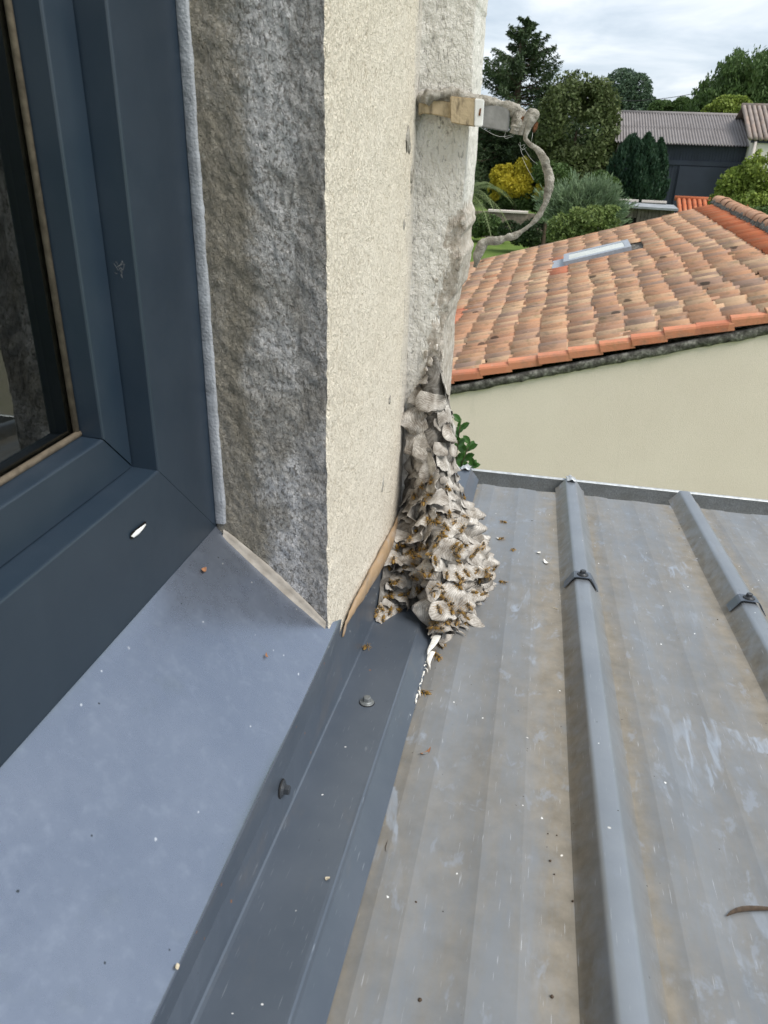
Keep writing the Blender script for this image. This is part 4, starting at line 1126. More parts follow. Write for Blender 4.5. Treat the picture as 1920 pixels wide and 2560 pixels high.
def lumpy(name, px, rpx, mat, parent, Y, seed=1, amp=0.35, squash=None, freq=70, nseg=70):
    pts = np.array([onY(a, b, Y) for a, b in px]); rr = np.array(rpx) / FPX * 1.42
    p2 = resample(pts, nseg); r2 = np.interp(np.linspace(0, 1, nseg), np.linspace(0, 1, len(rr)), rr)
    P = tube_arr(p2, r2, 16, squash); ctr = p2[:, None, :]
    P = ctr + (P - ctr) * (1 + amp * fbm(P, freq, seed, 4, 0.6))[..., None]
    V = P.reshape(-1, 3); return part(name, V, tube_vf(p2, r2, 16)[1], mat, parent, True)
lumpy('mortar_crust', [(1044, 256), (1062, 244), (1090, 240), (1118, 238), (1150, 237), (1185, 247), (1212, 254), (1245, 266), (1278, 276), (1300, 284), (1306, 300)], [8, 16, 18, 17, 15, 10, 11, 11, 12, 13, 9], M['old_mortar'], br, BY + 0.008, 3, 0.55)
lumpy('mortar_crust', [(1290, 280), (1293, 300), (1290, 320), (1286, 335)], [10, 14, 14, 9], M['old_mortar'], br, BY + 0.003, 7, 0.35)
lumpy('mortar_crust', [(1042, 250), (1046, 268), (1047, 285), (1041, 315)], [7, 10, 9, 5], M['old_mortar'], br, BY + 0.018, 8, 0.5)
strap_px = [(1302, 338), (1305, 318), (1318, 296), (1330, 279), (1336, 286), (1330, 300), (1318, 325), (1313, 345), (1322, 358), (1342, 374), (1358, 396), (1367, 418), (1373, 440), (1372, 470), (1363, 510), (1346, 540), (1322, 566), (1300, 580), (1270, 594), (1240, 602), (1213, 607), (1200, 622), (1192, 645), (1187, 668)]
strap_r = [5, 6, 7, 8, 7, 5, 5, 5, 7, 9, 10, 9, 7, 5, 5, 5, 6, 8, 8, 9, 9, 9, 8, 4]
lumpy('curled_strap', strap_px, strap_r, M['old_mortar'], br, BY - 0.004, 9, 0.50, 0.75, 48, 260)
web = []
for a, b, c_ in [((1200, 318), (1255, 342), (1290, 335)), ((1265, 325), (1262, 345), (1284, 340)), ((1300, 355), (1305, 385), (1318, 400)), ((1310, 370), (1330, 400), (1345, 412)), ((1332, 330), (1330, 345), (1328, 356)), ((1300, 365), (1312, 362), (1303, 378)), ((1305, 392), (1318, 420), (1335, 450)), ((1296, 360), (1308, 374), (1316, 368))]:
    pts = resample(np.array([onY(*a, BY), onY(*b, BY - 0.004), onY(*c_, BY)]), 8)
    web.append(tube_vf(pts, [0.00022] * 8, 4))
part('cobweb', *merge(*web), M['web'], br)

# cobweb tuft caught on the dark return of the window frame
web = []
for i in range(9):
    c0 = onY(300 + rw.uniform(-8, 8), 672 + rw.uniform(-22, 22), YN - 0.001)
    pts = [c0 + np.array([rw.uniform(-1, 1), -abs(rw.uniform(0, 0.3)), rw.uniform(-1, 1)]) * 0.0035 * q for q in range(3)]
    web.append(tube_vf(pts, [0.00011] * 3, 4))
tag(part('cobweb_tuft', *merge(*web), M['grey_zinc']), 'small cobweb tuft caught in the groove of the window frame', 'cobweb')

# ================================================================== litter on the metal
def curl(name, px, L_, W_, ang, mat, label, cat, h=HP, seed=1.0, curlh=0.3, plane='roof', group=None):
    P0_ = roofpt(*px, h + 0.0006) if plane == 'roof' else None
    if plane == 'sill':
        nS = np.cross(np.array([0, 1, 0.0]), np.array([1, 0, slope])); nS = -nS / np.linalg.norm(nS)
        if nS[2] < 0: nS = -nS
        P0_ = onP(*px, nS, float(nS @ np.array([XW, 0, SZ0]))) + nS * 0.0012
        u_, v_, n_ = np.array([0, 1.0, 0]), np.cross(nS, [0, 1.0, 0]), nS
    else: u_, v_, n_ = d, e, nn
    ax = u_ * math.cos(ang) + v_ * math.sin(ang); ay = np.cross(n_, ax)
    V = []; k_ = 9
    for i in range(k_):
        t = i / (k_ - 1); w_ = W_ * math.sin(math.pi * min(0.98, t * 0.92 + 0.06)) * 0.5
        c_ = P0_ + ax * (t - 0.5) * L_ + n_ * (curlh * L_ * (2 * t - 1) ** 2) + ay * 0.15 * L_ * math.sin(t * 3 + seed)
        V += [c_ - ay * w_ + n_ * w_ * 0.5, c_, c_ + ay * w_ + n_ * w_ * 0.5]
    f = [(i * 3 + q, i * 3 + q + 1, i * 3 + q + 4, i * 3 + q + 3) for i in range(k_ - 1) for q in range(2)]
    return tag(part(name, V, f, M[mat], None, True), label, cat, group)
curl('dry_leaf', (1062, 1884), 0.022, 0.006, 0.35, 'dry_leaf', 'small curled orange dry leaf on the pan near the flashing', 'leaf', seed=2)
curl('dark_pod', (1893, 2285), 0.075, 0.008, 0.95, 'dark_pod', 'long dark dry pod lying across the outer roof pan', 'pod', curlh=0.03)
curl('twig', (1316, 1872), 0.014, 0.0012, -0.6, 'dark_pod', 'tiny dark twig on the pan between flashing and rib', 'twig', curlh=0.05)
curl('twig', (968, 2115), 0.020, 0.0010, -0.35, 'dark_pod', 'thin dark fibre lying low on the inner roof pan', 'twig', curlh=0.04)
curl('paper_scrap', (1366, 1408), 0.022, 0.010, -0.9, 'paper_scrap', 'torn scrap of nest paper on the pan beside the rib', 'scrap', seed=1.1)
curl('paper_scrap', (1346, 1383), 0.012, 0.009, 0.7, 'paper_scrap', 'small white crumb of nest paper on the pan above the scrap', 'scrap', seed=3)
curl('straw', (1407, 1490), 0.026, 0.0014, 0.5, 'straw', 'curved pale straw caught at the foot of the rib', 'straw', curlh=0.12)
curl('straw', (1389, 1522), 0.016, 0.003, 1.8, 'straw', 'short brown straw on the pan left of the rib foot', 'straw', curlh=0.08)
curl('paper_crumb', (1247, 1348), 0.013, 0.008, 1.0, 'paper_scrap', 'pale paper crumb on the pan beside the nest flank', 'scrap')
curl('paper_crumb', (1330, 1190 + 113), 0.006, 0.005, 1.0, 'dark_pod', 'tiny dark crumb on the pan between nest and rib', 'crumb')
curl('seed_husk', (508, 1428), 0.010, 0.007, 0.4, 'dry_leaf', 'brown seed husk on the shaded corner of the sill', 'husk', plane='sill')
curl('seed_husk', (664, 1640), 0.007, 0.004, 1.1, 'dry_leaf', 'small orange husk on the sill near its front edge', 'husk', plane='sill')
curl('dropping', (820, 2197), 0.006, 0.005, 0.2, 'straw', 'pale dried dropping on the flashing flat', 'dropping', h=0.002, curlh=0.05)
curl('dropping', (441, 2417), 0.005, 0.0045, 0.9, 'straw', 'beige dried dropping on the sill near its front edge', 'dropping', plane='sill', curlh=0.05)
def pebble(px, r, label, mat='dark_pod', h=HP):
    uu, vv = np.meshgrid(np.linspace(0, 2 * math.pi, 9)[:-1], np.linspace(0.05, math.pi - 0.05, 6), indexing='ij')
    Q = np.stack([np.cos(uu) * np.sin(vv), np.sin(uu) * np.sin(vv), np.cos(vv) * 0.7], -1)
    r *= 0.62
    Q = Q * (1 + 0.5 * fbm(Q + px[0], 1.7, 3, 2))[..., None] * r + roofpt(*px, h + r * 0.4)
    tag(grid('grit', Q, M[mat], None, True, True), label, 'grit', 'dark grit grains on the metal roof')
for px, r in [((1252, 2030), .0022), ((1290, 2014), .0020), ((1375, 2152), .0024), ((1386, 2186), .0018), ((1040, 2255), .0020), ((1028, 2142), .0016), ((1050, 2500), .0032), ((1380, 2492), .003), ((1794, 1549), .0024), ((1698, 1322), .0022), ((1392, 2088), .0016), ((1246, 2073), .0014), ((1432, 2252), .0024), ((1000, 2281), .0016), ((1370, 2084), .0015)]:
    pebble(px, r, 'dark grain of grit lying on the metal roof')

# ================================================================== neighbour's tiled house
G0, G1 = 10.0, 22.1
p0, p1 = onY(1100, 943, G0), onY(1878, 790, G0)
TH = math.atan2(p1[2] - p0[2], p1[0] - p0[0]); TT = math.tan(TH)
def rz(X): return p0[2] + (X - p0[0]) * TT            # crest level of the tiles
nT = np.array([-math.sin(TH), 0, math.cos(TH)])
def tile_pt(x, y): return onP(x, y, nT, float(nT @ p0))
XE, XR = -2.95, 3.86
th_ = thing('tiled_house', 'low neighbouring house with cream gable wall and old clay tile roof', 'house', (1.0, G0 + 0.5, GROUND))
wz = lambda X: onY(1100, 977, G0)[2] + (X - onY(1100, 977, G0)[0]) * TT - 0.06
XG = 2 * XR - XE
gv = [(XE + 0.15, G0, GROUND), (XG - 0.15, G0, GROUND), (XG - 0.15, G0, wz(XE + 0.15)), (XR, G0, wz(XR)), (XE + 0.15, G0, wz(XE + 0.15))]
gv2 = [(a, G1 - 0.1, b_) for a, _, b_ in gv]
part('gable_wall', gv + gv2, [(0, 1, 2, 3, 4), (9, 8, 7, 6, 5), (0, 4, 9, 5), (1, 6, 7, 2)], M['gable_render'], th_)
# roof deck under the tiles
dk = 0.085
part('roof_deck', [(XE, G0 + 0.02, rz(XE) - dk), (XR, G0 + 0.02, rz(XR) - dk), (XG, G0 + 0.02, rz(XE) - dk), (XE, G1, rz(XE) - dk), (XR, G1, rz(XR) - dk), (XG, G1, rz(XE) - dk)], [(0, 1, 4, 3), (1, 2, 5, 4)], M['lichen_mortar'], th_)
# mortar band under the verge
n_ = 160
xs_ = np.linspace(XE, XR + 0.2, n_)
P = np.zeros((6, n_, 3))
for i, (dy, dz) in enumerate([(0.0, 0.02), (-0.045, 0.015), (-0.055, -0.01), (-0.050, -0.055), (-0.035, -0.075), (0.0, -0.08)]):
    P[i, :, 0] = xs_; P[i, :, 1] = G0 + dy; P[i, :, 2] = [wz(x_) + 0.078 + dz * 1.25 for x_ in xs_]
P[1:5] += vnoise3(P[1:5], 9, 61, 3) * np.array([0.0, 0.014, 0.016])
grid('verge_mortar', P, M['lichen_mortar'], th_, True, flip=True)
# clay tile: arched cover with a channel beside it
def tile_vf(Lt, Wt, hgt=0.066, thick=0.016, arch=0.80):
    q = np.linspace(-0.5, 0.5, 9)
    h = np.where(np.abs(q) < arch / 2, np.cos(math.pi * q / arch) ** 0.75 if False else np.clip(np.cos(math.pi * q / arch), 0, 1) ** 0.7, 0) * hgt
    V = []
    for (s, lift) in ((0.0, thick), (Lt, 0.002)):
        for a, b in zip(q, h): V.append((s, a * Wt * 1.04 * (1.0 if s == 0 else 0.93), b - hgt + lift))
    for a, b in zip(q, h): V.append((0.0, a * Wt * 1.04, b - hgt + lift * 0 + thick - 0.022))
    n9 = 9
    f = [(i, i + 1, n9 + i + 1, n9 + i) for i in range(8)] + [(2 * n9 + i, 2 * n9 + i + 1, i + 1, i) for i in range(8)]
    return np.array(V, float), f
def slope_mat(X, Y, dz=0.0, rot=0.0, mirror=1):
    c_, s_ = math.cos(TH), math.sin(TH)
    return Matrix(((c_ * mirror, 0, -s_ * mirror, X), (0, 1, 0, Y), (s_, 0, c_, rz(X) + dz), (0, 0, 0, 1))) @ Matrix.Rotation(rot, 4, 'Z')
tv, tf = tile_vf(0.43, TILE_P)
tile_me = {m_: mesh('roof_tile', tv, [q[::-1] for q in tf], M[m_], True) for m_ in ('old_tile', 'new_tile', 'red_tile')}
rt = random.Random(3)
dx = TILE_C * math.cos(TH)
ncr = int((3.27 - XE) / dx)
X_first = 3.27 - dx * ncr
def to_px(P):
    z = float(P @ FWD); return CXP + FPX * float(P @ RT) / z, CYP - FPX * float(P @ UP) / z
sk_px = [(1413, 662), (1580, 624), (1567, 600), (1408, 636)]
skc = [tile_pt(*q) for q in sk_px]
skx0, skx1 = (skc[0][0] + skc[3][0]) / 2, (skc[1][0] + skc[2][0]) / 2
sky0, sky1 = (skc[0][1] + skc[1][1]) / 2, (skc[2][1] + skc[3][1]) / 2
sky1 = sky0 + (sky1 - sky0) * 0.72
tiles = []
nrow = int((G1 - G0 - 0.2) / TILE_P)
for j in range(nrow):
    Yj = G0 + 0.26 + j * TILE_P
    for i in range(ncr):
        Xi = X_first + i * dx + rt.gauss(0, 0.022) + 0.035 * float(vnoise(np.array([i * 0.31, j * 0.17, 2.0]), 1, 5))
        px = to_px(np.array([Xi, Yj, rz(Xi)]))
        m_ = 'old_tile'
        if 1350 < px[0] < 1378 and 640 < px[1] < 690: m_ = 'new_tile'
        if px[0] < 1120 and 775 < px[1] < 840: m_ = 'new_tile'
        mid_x = Xi + dx * 0.5
        if skx0 - 0.25 < mid_x < skx1 + 0.1 and sky0 - 0.05 < Yj < sky1 + 0.05: continue
        tiles.append((Xi, Yj, m_, px, rt.gauss(0, 0.006), rt.gauss(0, 0.018)))
    Xi = 3.27 + rt.gauss(0, 0.01)
    tiles.append((Xi, Yj, 'red_tile', to_px(np.array([Xi, Yj, rz(Xi)])), 0.012 + rt.gauss(0, 0.006), rt.gauss(0, 0.02)))
vis = [t for t in tiles if 1080 < t[3][0] < 1950]
vis.sort(key=lambda t: t[1])
near = set(id(t) for t in vis[:285])
mv, mf, mm = [], [], []
mats_order = ['old_tile', 'new_tile', 'red_tile']
off = 0
for t in tiles:
    mt = slope_mat(t[0], t[1], t[4], t[5])
    if id(t) in near:
        o = bpy.data.objects.new('roof_tile', tile_me[t[2]]); C.objects.link(o); o.parent = th_
        o.matrix_parent_inverse = Matrix.Translation(th_.location).inverted(); o.matrix_basis = mt
    else:
        A4 = np.array(mt); mv.append(tv @ A4[:3, :3].T + A4[:3, 3]); mf += [tuple(i + off for i in q[::-1]) for q in tf]; mm += [mats_order.index(t[2])] * len(tf); off += len(tv)
me = mesh('far_roof_tiles', np.concatenate(mv), mf, M['old_tile'], True)
for m_ in mats_order[1:]: me.materials.append(M[m_])
me.polygons.foreach_set('material_index', mm)
o = obj('far_roof_tiles', me, th_); o['kind'] = 'stuff'
# verge tiles: bright orange, stepping up the gable
def verge_vf():
    V = []
    for s, g_ in ((0.0, 1.0), (0.415, 0.93)):
        for y_, z_ in [(-0.085, -0.115), (-0.085, -0.030), (-0.075, -0.006), (-0.050, 0.006), (0.03, 0.008), (0.075, -0.002), (0.10, -0.03)]:
            V.append((s, y_ * g_, z_ * (1 if z_ > -0.1 else g_) + (0.034 if s == 0 else -0.004)))
    n7 = 7
    f = [(i, i + 1, n7 + i + 1, n7 + i) for i in range(6)] + [tuple(range(7))[::-1]]
    return np.array(V), f
vv_, vf_ = verge_vf()
verge_me = mesh('verge_tile', vv_, [q[::-1] for q in vf_], M['new_tile'])
verge_old = mesh('verge_tile', vv_, [q[::-1] for q in vf_], M['old_tile'])
pxs = onY(1110, 940, G0)[0]
nvt_ = int((XR - XE) / dx) + 1
for i in range(nvt_):
    Xi = pxs - dx * 5 + i * dx + 0.1
    if Xi < XE - 0.1 or Xi > XR - 0.15: continue
    pxx = to_px(np.array([Xi, G0, rz(Xi)]))[0]
    o = bpy.data.objects.new('verge_tile', verge_old if pxx > 1868 else verge_me); C.objects.link(o); o.parent = th_
    o.matrix_parent_inverse = Matrix.Translation(th_.location).inverted()
    o.matrix_basis = slope_mat(Xi, G0 + 0.02 + rt.gauss(0, 0.008), 0.010 + rt.gauss(0, 0.008), rt.gauss(0, 0.022))
# ridge: mortar bed and half-round tiles
P = np.zeros((5, 90, 3)); yy_ = np.linspace(G0, G1, 90)
for i, (dx_, dz_) in enumerate([(-0.19, -0.05), (-0.165, 0.005), (-0.12, 0.05), (0.12, 0.05), (0.19, -0.05)]):
    P[i, :, 0] = XR + dx_; P[i, :, 1] = yy_; P[i, :, 2] = rz(XR) + dz_
P[:3] += vnoise3(P[:3], 7, 15, 3) * 0.022
grid('ridge_mortar', P, M['lichen_mortar'], th_, True, flip=True)
V = []
for s, r in ((0.0, 0.150), (0.43, 0.128)):
    for q in range(11):
        a = math.pi * (0.02 + 0.96 * q / 10); V.append((r * math.cos(a) * 1.08, s, r * math.sin(a) * 0.95))
for q in range(11):
    a = math.pi * (0.02 + 0.96 * q / 10); V.append((0.130 * math.cos(a) * 1.08, 0.0, 0.130 * math.sin(a) * 0.95))
F = [(i, i + 1, 11 + i + 1, 11 + i) for i in range(10)] + [(22 + i, 22 + i + 1, i + 1, i) for i in range(10)]
ridge_me = mesh('ridge_tile', V, F, M['ridge_tile_clay'], True)
for i in range(int((G1 - G0) / 0.385) + 1):
    o = bpy.data.objects.new('ridge_tile', ridge_me); C.objects.link(o); o.parent = th_
    o.matrix_parent_inverse = Matrix.Translation(th_.location).inverted()
    o.matrix_basis = Matrix.Translation((XR + rt.gauss(0, 0.008), G0 - 0.05 + i * 0.385, rz(XR) + 0.012 + rt.gauss(0, 0.006))) @ Matrix.Rotation(rt.gauss(0, 0.02), 4, 'Z')
# skylight
def sp_pt(X, Y, h): return np.array([X - math.sin(TH) * h, Y, rz(X) + math.cos(TH) * h])
def slope_box(name, x0, x1, y0, y1, h0, h1, mat, parent):
    v = [sp_pt(x_, y_, h_) for x_ in (x0, x1) for y_ in (y0, y1) for h_ in (h0, h1)]
    f = [(0, 1, 3, 2), (4, 6, 7, 5), (0, 4, 5, 1), (2, 3, 7, 6), (0, 2, 6, 4), (1, 5, 7, 3)]
    return part(name, v, f, mat, parent)
sk = slope_box('skylight', skx0, skx1, sky0, sky1, -0.08, 0.045, M['lead_grey'], th_)
fw = 0.11
for a in ((skx0, skx0 + fw, sky0, sky1), (skx1 - fw, skx1, sky0, sky1), (skx0 + fw, skx1 - fw, sky0, sky0 + fw * 2), (skx0 + fw, skx1 - fw, sky1 - fw * 2, sky1)):
    slope_box('skylight_frame', *a, 0.045, 0.068, M['lead_grey'], sk)
slope_box('skylight_pane', skx0 + fw, skx1 - fw, sky0 + fw * 2, sky1 - fw * 2, 0.046, 0.058, M['dirty_glass'], sk)
slope_box('skylight_apron', skx0 - 0.25, skx0 - 0.003, sky0, sky1, -0.045, -0.025, M['lead_grey'], th_)

# ================================================================== trees, shrubs
def leaf_quads(pts, size, spread=1.0, up_bias=0.0, aspect=0.55, axis=None, jitter=0.5):
    n = len(pts)
    a = rng.normal(size=(n, 3))
    if axis is not None: a = axis + jitter * a
    a[:, 2] += up_bias; a /= np.linalg.norm(a, axis=1)[:, None] + 1e-9
    b = np.cross(a, rng.normal(size=(n, 3))); b /= np.linalg.norm(b, axis=1)[:, None] + 1e-9
    s = size * rng.uniform(0.6, 1.4, n)[:, None]
    return np.stack([pts - a * s * 0.5, pts + b * s * aspect * 0.5, pts + a * s * 0.5, pts - b * s * aspect * 0.5], 1)
def ellipsoid_pts(c, r, n, shell=0.45):
    v = rng.normal(size=(n, 3)); v /= np.linalg.norm(v, axis=1)[:, None]
    rr = (shell + (1 - shell) * rng.uniform(0, 1, n) ** 0.5)[:, None]
    return np.asarray(c) + v * rr * np.asarray(r)
def clumpy(pts, scale, thr, seed):
    """drop points in noise gaps so that the crown breaks up"""
    return pts[fbm(pts, scale, seed, 2) > thr]
def foliage(name, Q, mat, parent):
    me = quads_mesh(name, Q, M[mat])
    rv = np.repeat(np.clip(rng.normal(0.45, 0.22, len(Q)), 0, 1), 4)
    add_attr(me, 'rnd', rv)
    return obj(name, me, parent)
def trunk(parent, x_, y_, z0, z1, r0, lean=0.0, limbs=(), mat='bark'):
    path = [(x_ + lean * t + 0.05 * math.sin(t * 5) * r0 * 4, y_, z0 + (z1 - z0) * t) for t in np.linspace(0, 1, 8)]
    vf = [tube_vf(path, [r0 * (1.15 - 0.85 * t) for t in np.linspace(0, 1, 8)], 8)]
    for (t0, dx_, dy_, dz_) in limbs:
        b = np.array(path[int(t0 * 7)]); vf.append(tube_vf([b, b + np.array([dx_, dy_, dz_]) * 0.5 + np.array([0, 0, 0.1]), b + np.array([dx_, dy_, dz_])], [r0 * 0.45, r0 * 0.3, r0 * 0.1], 6))
    return part('trunk', *merge(*vf), M[mat], parent, True)
def px_scale(Y): return Y / FPX * 1.10
def blob_tree(name, label, cat, Y, blobs_px, n, size, mat, thr=-0.25, nscale=None, depth=0.8, group=None, leafasp=0.55, up=0.0, shell=0.45, axis=None, jit=0.5):
    """blobs in photo pixels (cx, cy, rx, ry), stood at distance Y on the ground"""
    cs = np.array([onY(b[0], b[1], Y) for b in blobs_px]); sc = px_scale(Y)
    bx = float(np.mean(cs[:, 0]))
    t = thing(name, label, cat, (bx, Y, GROUND), group)
    area = np.array([b[2] * b[3] for b in blobs_px], float); area /= area.sum()
    n = int(n * 1.9); size = size * 0.70
    pts = []
    for c0, b, a in zip(cs, blobs_px, area):
        cc = c0.copy(); cc[1] += rng.uniform(-0.3, 0.3) * b[2] * sc
        pts.append(ellipsoid_pts(cc, (b[2] * sc, b[2] * sc * depth, b[3] * sc), int(n * a), shell))
    pts = np.concatenate(pts)
    pts = clumpy(pts, nscale or (2.2 / (np.mean([b[2] for b in blobs_px]) * sc)), thr, int(Y * 7) % 97)
    pts = pts[pts[:, 2] > GROUND + 0.05]
    foliage('crown', leaf_quads(pts, size, aspect=leafasp, up_bias=up, axis=axis, jitter=jit), mat, t)
    topz = float(cs[:, 2].max())
    lim = [(0.6, rng.uniform(-1, 1) * 0.6, 0.2, 0.8), (0.75, rng.uniform(-1, 1) * 0.6, -0.2, 0.7), (0.5, rng.uniform(-1, 1) * 0.7, 0, 0.6)]
    h = topz - GROUND
    trunk(t, bx, Y, GROUND, GROUND + h * 0.8, max(0.05, h * 0.025), limbs=[(a, b * h * 0.2, c_ * h * 0.2, d_ * h * 0.25) for a, b, c_, d_ in lim])
    return t

# tall dark conifer with ragged layered branches
def conifer(Y, px_top, px_axis_x, half_px, label):
    top_ = onY(*px_top, Y); sc = px_scale(Y)
    x0 = onY(px_axis_x, 345, Y)[0]
    H_ = top_[2] - GROUND
    t = thing('conifer_tree', label, 'tree', (x0, Y, GROUND))
    trunk(t, x0, Y, GROUND, top_[2] - 0.4, 0.32)
    rc = random.Random(21); pts, axs = [], []; vf = []
    for i in range(165):
        f = (i + rc.random()) / 165
        zz_ = top_[2] - f * H_ * 0.80 - 0.1
        L_ = half_px * sc * (0.12 + 1.02 * min(1, f * 1.5)) * rc.uniform(0.50, 1.16)
        an = rc.uniform(0, 2 * math.pi)
        dv = np.array([math.cos(an), math.sin(an), 0])
        rise = rc.uniform(0.15, 0.5) if f < 0.45 else rc.uniform(-0.1, 0.25)
        b0 = np.array([x0, Y, zz_]); tip = b0 + dv * L_ + np.array([0, 0, rise * L_])
        midp = (b0 + tip) / 2 - np.array([0, 0, 0.10 * L_])
        pth = resample(np.array([b0, midp, tip]), 6); vf.append(tube_vf(pth, [0.05, 0.045, 0.04, 0.03, 0.02, 0.01], 4))
        m_ = int(150 + 520 * min(1, f * 1.5) * L_ / (half_px * sc))
        tq_ = rng.uniform(0.12, 1.02, m_) ** 0.8
        base_ = np.stack([np.interp(tq_, np.linspace(0, 1, 6), pth[:, k_]) for k_ in range(3)], 1)
        wv = (0.22 * L_ * (1.08 - tq_) + 0.07)[:, None] * rng.normal(size=(m_, 3)) * np.array([0.55, 0.55, 0.24])
        wv[:, 2] -= 0.10 * L_ * np.abs(rng.normal(size=m_)) * 0.8
        pts.append(base_ + wv); axs.append(np.tile(dv * 0.8 + np.array([0, 0, -0.35]), (m_, 1)))
    part('branches', *merge(*vf), M['bark'], t)
    pts = np.concatenate(pts); axs = np.concatenate(axs)
    foliage('crown', leaf_quads(pts, 0.19, aspect=0.32, axis=axs, jitter=0.5), 'conifer_leaf', t)
conifer(50.0, (1303, 46), 1285, 132, 'tall ragged dark conifer rising behind the white pier and bracket')

blob_tree('broadleaf_tree', 'broad dull green tree between conifer and black barn', 'tree', 46.0, [(1412, 262, 40, 65), (1445, 340, 80, 110), (1395, 400, 70, 85), (1490, 300, 48, 75), (1500, 420, 55, 70), (1440, 450, 90, 40), (1462, 255, 36, 42), (1380, 330, 40, 80)], 22000, 0.27, 'dark_leaf', -0.22, nscale=0.75, shell=0.25)
blob_tree('broadleaf_tree', 'dark hedge tree low behind the yellow shrub and palm', 'tree', 49.5, [(1210, 400, 55, 60), (1270, 400, 55, 50), (1330, 420, 50, 60), (1180, 440, 40, 60)], 7000, 0.28, 'conifer_leaf', -0.3)
blob_tree('distant_tree', 'hazy blue green distant tree with rounded head above barn ridge', 'tree', 95.0, [(1555, 222, 38, 36), (1592, 228, 30, 32), (1540, 262, 36, 34), (1590, 268, 40, 26), (1620, 262, 18, 16)], 9000, 0.42, 'far_leaf', -0.3)
for lab, bl in [('low far round tree just above the barn ridge', [(1655, 272, 26, 16), (1680, 276, 22, 12)]), ('far scrubby tree beside the bent bare tip above barn ridge', [(1705, 268, 20, 18), (1730, 272, 26, 16)])]:
    blob_tree('distant_tree', lab, 'tree', 85.0, bl, 3200, 0.38, 'mid_leaf', -0.35)
for lab, bl in [('dark low hedge mass behind the broad tree left of the barn', [(1400, 420, 60, 60), (1480, 420, 60, 60), (1470, 335, 60, 50), (1530, 430, 40, 60), (1330, 420, 50, 50)]), ('dark low hedge mass behind the conifer trunk', [(1200, 380, 60, 70), (1280, 380, 60, 70), (1350, 370, 50, 60), (1110, 370, 70, 80), (1000, 360, 80, 90), (880, 350, 90, 90), (740, 350, 90, 95)])]:
    blob_tree('hedge', lab, 'hedge', 62.0, bl, 9000, 0.46, 'conifer_leaf', -0.6)
# poplars at the right, upright sprays
t = thing('poplar_tree', 'large upright green poplar clump behind barn and white house', 'tree', tuple(onY(1850, 200, 66.0)[:2]) + (GROUND,))
rc = random.Random(8); pts, axs = [], []
sc = px_scale(66.0)
for i in range(120):
    xp = rc.uniform(1735, 1990); tp = 128 + max(0, (1840 - xp)) * 1.05 + rc.uniform(-10, 45); bp_ = rc.uniform(260, 330)
    tip = onY(xp + rc.uniform(-5, 5), tp, 66.0 + rc.uniform(-3, 3)); b0 = onY(xp + rc.uniform(-10, 12), bp_, 66.0 + rc.uniform(-3, 3))
    m_ = 300; tq_ = rng.uniform(0, 1, m_)
    wv = rng.normal(size=(m_, 3)) * (0.42 * (1.12 - tq_) + 0.07)[:, None]
    pts.append(b0 + (tip - b0) * tq_[:, None] + wv); axs.append(np.tile(np.array([0, 0, 1.0]), (m_, 1)))
foliage('crown', leaf_quads(np.concatenate(pts), 0.26, aspect=0.42, axis=np.concatenate(axs), jitter=0.45), 'mid_leaf', t)
trunk(t, t.location.x, 66.0, GROUND, 4.0, 0.4, limbs=[(0.5, 1.2, 0, 3), (0.6, -1.2, 0.2, 2.6), (0.4, 2.4, 0.1, 3)])
blob_tree('round_tree', 'bright green round tree rising over the barn ridge before the poplars', 'tree', 58.0, [(1815, 272, 28, 24), (1848, 270, 26, 22), (1780, 282, 20, 16)], 5000, 0.28, 'lime_leaf', -0.25)
# bent bare tip
tipb = [onY(1729, 262, 80.0), onY(1735, 245, 80.0), onY(1739, 230, 80.0), onY(1741, 218, 80.0)]
t = thing('bare_sapling', 'thin bent bare tree tip against the sky above the barn', 'tree', (tipb[0][0], 80.0, GROUND))
pth = resample(np.array([(tipb[0][0] - 0.2, 80.0, GROUND)] + [tuple(q) for q in tipb]), 14)
part('trunk', *tube_vf(pth, np.linspace(0.22, 0.03, 14), 6), M['bark'], t, True)

# cypresses before the barn: tight upright columns
def cypress(Y, px_x, y_top, y_bot, hw, label):
    x0, zt = onY(px_x, y_top, Y)[0], onY(px_x, y_top, Y)[2]
    t = thing('cypress_tree', label, 'tree', (x0, Y, GROUND), 'cypresses before the barn')
    sc = px_scale(Y); zb = onY(px_x, y_bot, Y)[2]
    n = 5200; q = rng.uniform(0, 1, n); an = rng.uniform(0, 2 * math.pi, n)
    prof_ = np.interp(q, [0, 0.1, 0.3, 0.6, 0.85, 1.0], [0.62, 0.85, 1.0, 0.80, 0.42, 0.03]) * hw * sc
    rr = prof_ * (0.70 + 0.30 * rng.uniform(0, 1, n)) * (1 + 0.16 * np.sin(an * 5 + q * 9))
    pts = np.stack([x0 + rr * np.cos(an), Y + rr * np.sin(an), zb + q * (zt - zb)], 1)
    ax = np.stack([0.25 * np.cos(an), 0.25 * np.sin(an), np.ones(n)], 1)
    kp = fbm(pts, 2.2, 3, 2) > -0.55
    foliage('crown', leaf_quads(pts[kp], 0.20, aspect=0.42, axis=ax[kp], jitter=0.3), 'cypress_leaf', t)
    trunk(t, x0, Y, GROUND, zt - 0.5, 0.10)
cypress(40.0, 1585, 328, 510, 42, 'cypress with sharp single top before the barn')
cypress(39.4, 1622, 334, 510, 36, 'middle cypress with blunt top before the barn')
cypress(40.3, 1653, 348, 510, 28, 'lowest cypress of the barn row beside the plain cladding')

